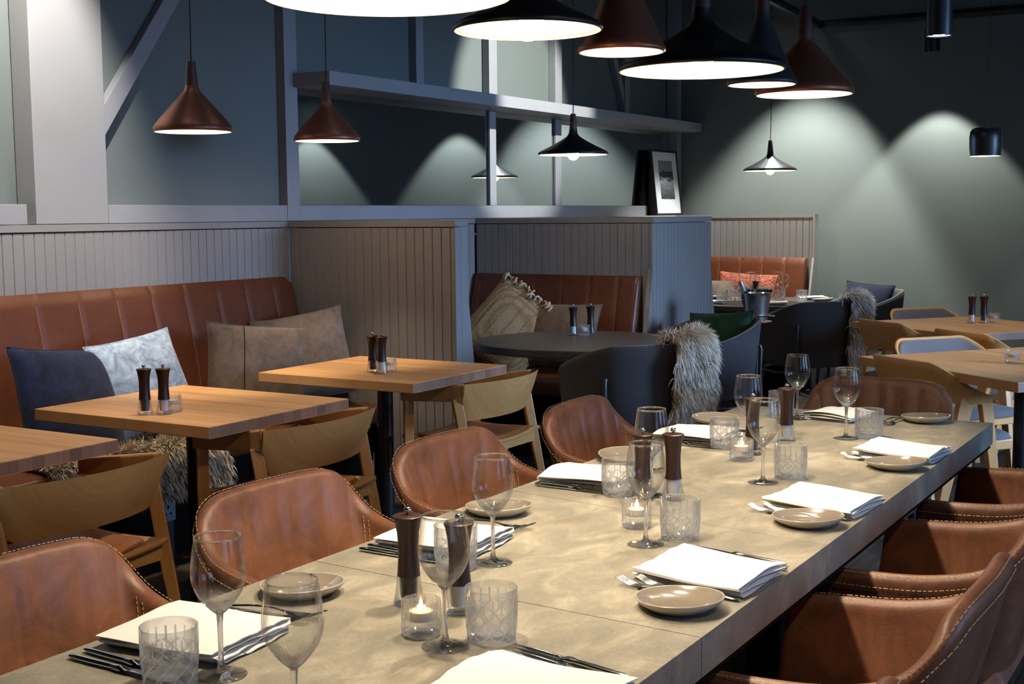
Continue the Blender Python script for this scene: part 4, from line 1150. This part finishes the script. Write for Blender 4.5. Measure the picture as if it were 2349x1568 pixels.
KN.put((-1.348, 4.165, TZ), radians(-112), 'outer steel knife at the far left corner by the end napkin', gk)
FK.put((-1.075, 4.15, TZ), radians(-98), 'steel fork at the far end beside the end plate', gf)
FK.put((-1.05, 4.155, TZ), radians(-95), 'outer steel fork at the far end touching the end plate', gf)

# ------------------------------------------------------------------ cushions
def cushion_mesh(w, h, d, seed=1, pinch=.06, nu=34):
    rnd = random.Random(seed); ph = rnd.random()*9
    def P(x, y, sg):
        k = 1-pinch*(1-abs(y)**3)*abs(x)**2; k2 = 1-pinch*(1-abs(x)**3)*abs(y)**2
        X = x*w/2*k; Y = y*h/2*k2
        t = d/2*(max(0, 1-abs(x)**2.6)**.55)*(max(0, 1-abs(y)**2.6)**.55)
        wr = .006*sin(7*x*y*3+ph)*abs(x*y)+.004*noise.noise(Vector((x*2.2+ph, y*2.2, sg)))
        return (sg*(t+wr*(t*8)), X, Y)
    b = MB(); b.grid(lambda u, v: P(-1+2*u, -1+2*v, 1), nu, nu); b.grid(lambda u, v: P(-1+2*u, -1+2*v, -1), nu, nu)
    edge = [P(-1+2*i/24, -1, 0) for i in range(25)]+[P(1, -1+2*i/24, 0) for i in range(1, 25)]+[P(1-2*i/24, 1, 0) for i in range(1, 25)]+[P(-1, 1-2*i/24, 0) for i in range(1, 25)]
    return b, edge
def cushion(name, label, mat, w, h, d, loc, yaw, tilt, roll, seed=1, piping=True, grp='cushions on benches and chairs', pinch=.06, center_seam=False):
    t = thing('cushion' if name is None else name, label, 'cushion', loc, 0, grp)
    t.rotation_mode = 'XYZ'
    t.rotation_euler = (Matrix.Rotation(yaw, 3, 'Z') @ Matrix.Rotation(-tilt, 3, 'Y') @ Matrix.Rotation(roll, 3, 'X')).to_euler()
    b, e = cushion_mesh(w, h, d, seed, pinch)
    b.build('cover', mat, t, smooth=True, fix=True)
    if piping: MB().tube(e, .0032, 6).build('piping', mat, t, smooth=True)
    if center_seam:
        MB().tube([(d/2*(max(0, 1-abs(y)**2.6)**.55)*.985+.001, -w*.14, y*h/2) for y in [-.95+.1*i for i in range(20)]], .0016, 5).build('seam', M['matblack'], t)
    return t
R_ = radians
cushion(None, 'navy velvet cushion on the left banquette', M['navy'], .46, .46, .15, (-4.12, 3.46, .69), R_(-6), R_(24), R_(-6), 1)
cushion(None, 'pale blue velvet cushion overlapping the navy one', M['blue'], .41, .41, .14, (-4.07, 3.80, .73), R_(-12), R_(22), R_(8), 2)
cushion(None, 'taupe suede cushion behind the others in the bench corner', M['taupe'], .46, .46, .13, (-4.19, 4.98, .715), R_(-48), R_(20), R_(10), 4)
cushion(None, 'taupe suede cushion in front of the other taupe one', M['taupe'], .46, .46, .13, (-4.05, 4.47, .70), R_(-38), R_(18), R_(-5), 3, center_seam=True)
cushion(None, 'dull brown cushion on the bench behind the middle round table', M['taupe'], .50, .40, .12, (-3.72, 6.78, .69), R_(-90), R_(20), R_(0), 6)
cushion(None, 'dark green velvet cushion in the grey tub chair', M['green'], .50, .36, .13, (-2.815, 7.03, .665), R_(-112), R_(16), R_(5), 5)
cushion(None, 'navy velvet cushion in the pale tub chair by the far wall', M['navy'], .50, .38, .12, (-2.76, 9.95, .675), R_(-118), R_(12), R_(-2), 7)
cushion(None, 'orange patterned cushion on the farthest bench', M['orange'], .50, .30, .12, (-3.68, 9.78, .79), R_(-90), R_(20), R_(-3), 8, piping=False)
cushion(None, 'taupe cushion at the left of the farthest bench', M['taupe'], .42, .38, .12, (-3.92, 9.68, .70), R_(-80), R_(22), R_(0), 9)
# straw cushion with rope fringe
t = cushion(None, 'woven straw cushion with knotted rope fringe in the middle booth', M['straw'], .50, .50, .13, (-4.05, 6.74, .715), R_(-72), R_(18), R_(-38), 11, piping=False, pinch=.02)
fr = MB(); rnd = random.Random(3)
for i in range(26):
    y = -.24+.48*i/25; p = Vector((.0, y, .245)); pts = [p]
    dx, dy = rnd.uniform(-.01, .045), rnd.uniform(-.03, .03); lift = rnd.uniform(.015, .045)
    for k in range(1, 7):
        f = k/6; pts.append(Vector((dx*f*1.4+.03*sin(f*3), y+dy*f+.01*sin(5*f+i), .245+lift*sin(f*2.6)-.045*f*f)))
    fr.tube(pts, .0065, 6, True, [.006, .0065, .006, .0065, .006, .0075, .004])
fr.build('fringe', M['rope'], t, smooth=True)
se = MB()
for y in (-.16, -.08, 0, .08, .16):
    se.tube([(.065*(max(0, 1-abs(y/.25)**2.6)**.55)*(max(0, 1-abs(z)**2.6)**.55)+.001, y, z*.25) for z in [-.97+.097*i for i in range(21)]], .003, 5)
se.build('ridges', simple('straw_seam', (.25, .17, .09), .8), t)
# dark fringed throw
th_ = MB()
th_.grid(lambda u, v: (-3.66+.26*u, 9.63-.04*sin(3*v)-.02*u, .80-.22*v+.01*sin(12*u)), 16, 12)
for i in range(30):
    x = -3.66+.26*i/29; th_.tube([(x, 9.62, .80), (x+.004*sin(i), 9.60, .83), (x+.006*sin(i*2), 9.59, .79)], .0022, 4)
o = th_.build('fringed_throw', simple('dark_throw', (.035, .028, .027), .9, var=.5, vs=90), None, smooth=True); md = o.modifiers.new('s', 'SOLIDIFY'); md.thickness = .012
tag(o, 'dark fringed throw lying below the orange patterned cushion', 'throw')

# ------------------------------------------------------------------ furs
def fur_sheet(S, nb, ln, mats, label, loc, rz, wid=.0030, down=.6, seed=2, group='fur throws', lift=.5):
    t = thing('fur_throw', label, 'fur', loc, rz, group)
    rnd = random.Random(seed)
    b = MB(); b.grid(lambda u, v: S(u, v), 24, 40); ob = b.build('hide', mats[1], t, smooth=True); md = ob.modifiers.new('s', 'SOLIDIFY'); md.thickness = .012; md.offset = -1
    h = MB(); V = h.v; Fc = h.f; tone = []
    for i in range(nb):
        u, v = rnd.random(), rnd.random()**.72
        e = .004; p = Vector(S(u, v)); pu = Vector(S(min(1, u+e), v))-Vector(S(max(0, u-e), v)); pv = Vector(S(u, min(1, v+e)))-Vector(S(u, max(0, v-e)))
        if pu.length < 1e-7 or pv.length < 1e-7: continue
        n = -pu.cross(pv).normalized()
        cl = noise.noise_vector(p*14)*.75
        d = (n*lift+pv.normalized()*down*.6+Vector((0, 0, -.35*down))+cl+Vector((rnd.uniform(-.35, .35), rnd.uniform(-.35, .35), rnd.uniform(-.3, .3)))).normalized()
        if d.dot(n) < .12: d = (d+n*.35).normalized()
        l = ln*rnd.uniform(.6, 1.25); w_ = d.cross(Vector((rnd.uniform(-1, 1), rnd.uniform(-1, 1), rnd.uniform(-1, 1)))).normalized()*wid
        m = p+d*l*.55; tip = p+(d+Vector((0, 0, -.45))*.8).normalized()*l
        o = len(V); V += [tuple(p-w_), tuple(p+w_), tuple(m+w_*.8), tuple(m-w_*.8), tuple(tip)]
        Fc += [(o, o+1, o+2, o+3), (o+3, o+2, o+4)]
        q = rnd.random()*.55; tone += [q, q, q+.25, q+.25, q+.45]
    hp = h.build('fur_pile', mats[0], t, smooth=True, fix=False)
    hp.data.attributes.new('tone', 'FLOAT', 'POINT').data.foreach_set('value', tone)
    return t
tub_ctrl = [(-.30, 0, .80), (-.295, .12, .80), (-.25, .23, .795), (-.14, .30, .76), (0, .325, .715), (.13, .315, .68), (.22, .29, .655)]
def drape(s0, s1, zlow, sgn, wob=.02):
    prof = [(-.075, -.20), (-.07, -.08), (-.06, -.01), (-.04, .03), (-.01, .04), (.02, .02), (.03, -.06), (.028, -.18), (.02, -.30), (.012, zlow)]
    def S(u, v):
        a = lerp(s0, s1, u); ww = 1+.12*sin(v*9)+.1*sin(v*4+1)
        a = (s0+s1)/2+(a-(s0+s1)/2)*ww
        T = spline(tub_ctrl, abs(a)); T2 = spline(tub_ctrl, min(1, abs(a)+.02)); T1 = spline(tub_ctrl, max(0, abs(a)-.02))
        d = Vector((T2[0]-T1[0], T2[1]-T1[1], 0)).normalized(); n = Vector((-d.y, d.x, 0))
        c = Vector((T[0]-.05, T[1], 0))
        if n.dot(c) < 0: n = -n
        o, dz = spline(prof, v)
        sg = sgn
        p = Vector((T[0], T[1], 0))+n*(o+.012)
        edge = .03*sin(u*pi)*(v > .9)*(v-.9)*10
        return (p.x, p.y*sg, max(.03, T[2]+dz-edge+.004*sin(u*20)))
    return S
g1 = TUB['g1']; g3 = TUB['g3']
fur_sheet(drape(.08, .44, -.50, FS), 22000, .068, (M['fur'], M['furbase']), 'brown and cream fur draped over the charcoal tub chair', tuple(g1.location), g1.rotation_euler[2])
fur_sheet(drape(.12, .5, -.50, FS), 10000, .068, (M['furgrey'], M['furbase']), 'grey fur draped over the dark tub chair by the far booth', tuple(g3.location), g3.rotation_euler[2], seed=5)
def benchfur(u, v):
    Y = 3.16+.92*u+.03*sin(v*7); w = .04+.02*sin(u*9)
    path = [(-4.36-w, .468), (-4.2, .472), (-4.05, .474), (-3.93, .476), (-3.872, .468), (-3.862, .42), (-3.862, .36+.02*sin(u*7)), (-3.865, .29-.05*smooth(.6, 1, u))]
    x, z = spline(path, v); return (x, Y, z+.004)
fur_sheet(benchfur, 12000, .055, (M['furlight'], M['furbase']), 'cream sheepskin spread over the left banquette seat under the tables', (0, 0, 0), 0, seed=9, lift=.8)

# ------------------------------------------------------------------ smaller fittings
def socket(label, y, z0, z1, w, mat, conduit):
    t = thing('socket_box', label, 'socket', (-3.955, y, 0), 0, 'sockets on the banquette base')
    MB().box(-.004, .012, -w/2, w/2, z0, z1).build('face_plate', mat, t, bevel=.003)
    h = (z0+z1)/2
    for q in ((-.012, .004, .03, .05), (-.004, .004, -.025, -.012), (-.018, -.010, -.05, -.042), (.010, .018, -.05, -.042)):
        MB().box(.0115, .0135, q[0], q[1], h+q[2], h+q[3]).build('pin_hole', M['matblack'], t)
    MB().box(.0115, .018, .012, .026, h+.012, h+.055).build('switch', M['matblack'], t, bevel=.001)
    if conduit: MB().box(-.004, .008, -w*.38, w*.38, 0, z0).build('conduit', simple('dark_conduit', (.02, .025, .035), .5), t)
    return t
socket('grey double socket on the banquette base, seen between the oak chairs', 3.79, .155, .312, .085, M['socket'], True)
socket('white socket on the banquette base behind the middle oak chair', 5.17, .115, .215, .085, M['whiteplastic'], False)

# framed picture leaning on the mirror, its back mirrored behind it
t = thing('picture_frame', 'black framed seascape print with white mount standing before the mirror at its far end', 'picture', (-4.462, 9.775, 1.3925), R_(90))
fw, fh, ln_ = .52, .54, .06
def fq(x0, x1, z0, z1, o0, o1, th):
    def P(x, z, o): return (x, ln_*z/fh*1.0+(th if o else 0)-o0*0, z)
    n = (0, -fh, ln_); l = sqrt(fh*fh+ln_*ln_); n = (0, -fh/l, ln_/l)
    def Q(x, z, d): return (x+n[0]*d, ln_*z/fh+n[1]*d, z+n[2]*d)
    return [Q(x0, z0, o0), Q(x1, z0, o0), Q(x1, z1, o0), Q(x0, z1, o0)], [Q(x0, z0, o1), Q(x1, z0, o1), Q(x1, z1, o1), Q(x0, z1, o1)]
def slab(x0, x1, z0, z1, d0, d1):
    b = MB(); lo, hi = fq(x0, x1, z0, z1, d0, d1, 0); b.hexa(lo, hi); return b
slab(.012, fw-.012, .012, fh-.012, 0, .008).build('backboard', M['black'], t)
f = MB()
for a_ in ((0, fw, 0, .016), (0, fw, fh-.016, fh), (0, .016, .016, fh-.016), (fw-.016, fw, .016, fh-.016)):
    lo, hi = fq(*a_, -.004, .018, 0); f.hexa(lo, hi)
f.build('moulding', M['black'], t, bevel=.001)
MB().prism([(.02, 0), (.096, 0), (.096, .02), (.078, .48), (.066, .48)], .06, .44, 'x').build('easel_stand', M['black'], t)
slab(.016, fw-.016, .016, fh-.016, .0085, .010).build('mount', M['paper'], t)
slab(.13, fw-.11, .135, fh-.085, .0105, .0112).build('print', M['photo'], t)

# ice bucket on its stand
t = thing('ice_bucket', 'polished steel ice bucket on a stand by the farthest booth', 'ice bucket', (-2.69, 7.35, 0))
MB().lathe([(.001, .772), (.058, .772), (.064, .80), (.077, .915), (.083, .93), (.086, .935), (.083, .937), (.075, .915), (.060, .80), (.001, .785)], 48).build('bucket', M['brushed'], t, smooth=True, angle=50)
b = MB(); b.tube([(.078*cos(k*pi/18), .078*sin(k*pi/18), .80) for k in range(37)], .004, 6); b.lathe([(.001, .765), (.088, .768), (.088, .762), (.001, .758)], 40)
for s in (-1, 1): b.tube([(s*.07, -.03, .80), (s*.10, -.025, .80), (s*.10, .025, .80), (s*.07, .03, .80)], .004, 6)
b.build('cradle', M['steel'], t, smooth=True, angle=50)
MB().lathe([(.001, .76), (.016, .76), (.016, .02), (.02, .02)], 20).build('pole', M['steel'], t, smooth=True, angle=50)
MB().lathe([(.001, .0), (.12, .0), (.12, .012), (.02, .03), (.001, .03)], 36).build('base', M['steel'], t, smooth=True, angle=40)
t = thing('wine_bottle', 'dark wine bottle with grey foil neck leaning in the ice bucket', 'bottle', (-2.71, 7.345, .795), 0)
t.rotation_euler = (R_(4), R_(-24), R_(-20))
MB().lathe([(.001, 0), (.034, 0), (.036, .01), (.036, .10), (.030, .125), (.016, .15), (.0145, .16)], 28).build('body', M['bottle'], t, smooth=True)
MB().lathe([(.0150, .158), (.0150, .215), (.0160, .217), (.0160, .225), (.001, .226)], 24).build('foil', M['foil'], t, smooth=True, angle=50)

# farthest booth table setting
gw3 = 'wine glasses in the farthest booth'
for x, y, lb in B3_WG: WG.put((x, y, TZ), 0, lb+' on the farthest booth table', gw3)
gt3 = 'cut tumblers in the farthest booth'
for x, y, lb in B3_TU: TU.put((x, y, TZ), 0, lb+' on the farthest booth table', gt3)
for i, (x, y, a, lb) in enumerate(B3_NA):
    o = make_napkin(40+i, .22, .15); o.location = (x, y, TZ+.0003); o.rotation_euler = (0, 0, R_(a)); tag(o, lb+' on the farthest booth table', 'napkin', 'napkins in the farthest booth')
for x, y, a, lb in B3_PL: PL.put((x, y, TZ+.0002), R_(a), lb+' on the farthest booth table', 'plates in the farthest booth')
MP.put((-3.40, 9.25, TZ), 0, 'dark mill among the glasses on the farthest booth table', gm)
# second brace over the mirror
br = MB(); br.prism([(8.83, 3.29), (8.93, 3.29), (9.385, 2.40), (9.385, 2.26)], -4.6045, -4.56, 'x')
struct(br.build('trim_14', M['frame'], bevel=.002))

# ------------------------------------------------------------------ light
w = bpy.data.worlds.new('world'); scene.world = w; w.use_nodes = True
w.node_tree.nodes['Background'].inputs[0].default_value = (.3, .45, .8, 1); w.node_tree.nodes['Background'].inputs[1].default_value = .02
scene.view_settings.view_transform = 'Standard'; scene.view_settings.look = 'None'
scene.view_settings.gamma = 1; scene.view_settings.exposure = EXPO; scene.view_settings.use_curve_mapping = False
cy = scene.cycles
cy.use_denoising = True
try: cy.denoiser = 'OPENIMAGEDENOISE'
except Exception: pass
cy.max_bounces = 12; cy.transparent_max_bounces = 24; cy.transmission_bounces = 10; cy.glossy_bounces = 5; cy.diffuse_bounces = 4
cy.caustics_refractive = False; cy.caustics_reflective = False; cy.sample_clamp_indirect = 4; cy.blur_glossy = .5

# keep labels within sixteen words
for o in list(COL.objects):
    if 'label' in o.keys():
        l = o['label']
        if len(l.split()) > 16:
            for s in (', on the stone table', ' on the stone table'):
                if l.endswith(s): l = l[:-len(s)]
            o['label'] = ' '.join(l.split()[:16])

# pieces of a part hang under that part
SUBS = {'rim_stitching': 'shell', 'seam_stitching': 'shell', 'piping': ('shell', 'cover'), 'seam': ('backrest', 'cover'), 'ridges': 'cover', 'seat_pan': 'seat_cushion',
        'clip': 'armrest', 'back_pad': 'backrest', 'lining': 'lamp_shade', 'cord': 'wood_cap', 'knob': 'body', 'salt': 'glass_base', 'peppercorns': 'glass_base',
        'pin_hole': 'face_plate', 'switch': 'face_plate', 'print': 'mount', 'lens': 'housing', 'flame': 'candle', 'fringe': 'cover', 'foil': 'body', 'rim': 'well'}
def base(n): return n.rsplit('.', 1)[0] if n[-3:].isdigit() else n
def ymid(o): return sum(c[1] for c in o.bound_box)
for o in [x for x in COL.objects if x.parent is not None and base(x.name) in SUBS]:
    t = SUBS[base(o.name)]; t = t if isinstance(t, tuple) else (t,)
    c = [q for q in o.parent.children if base(q.name) in t]
    if not c: continue
    if base(o.name) == 'clip': c.sort(key=lambda q: abs(ymid(q)-ymid(o)))
    o.parent = c[0]
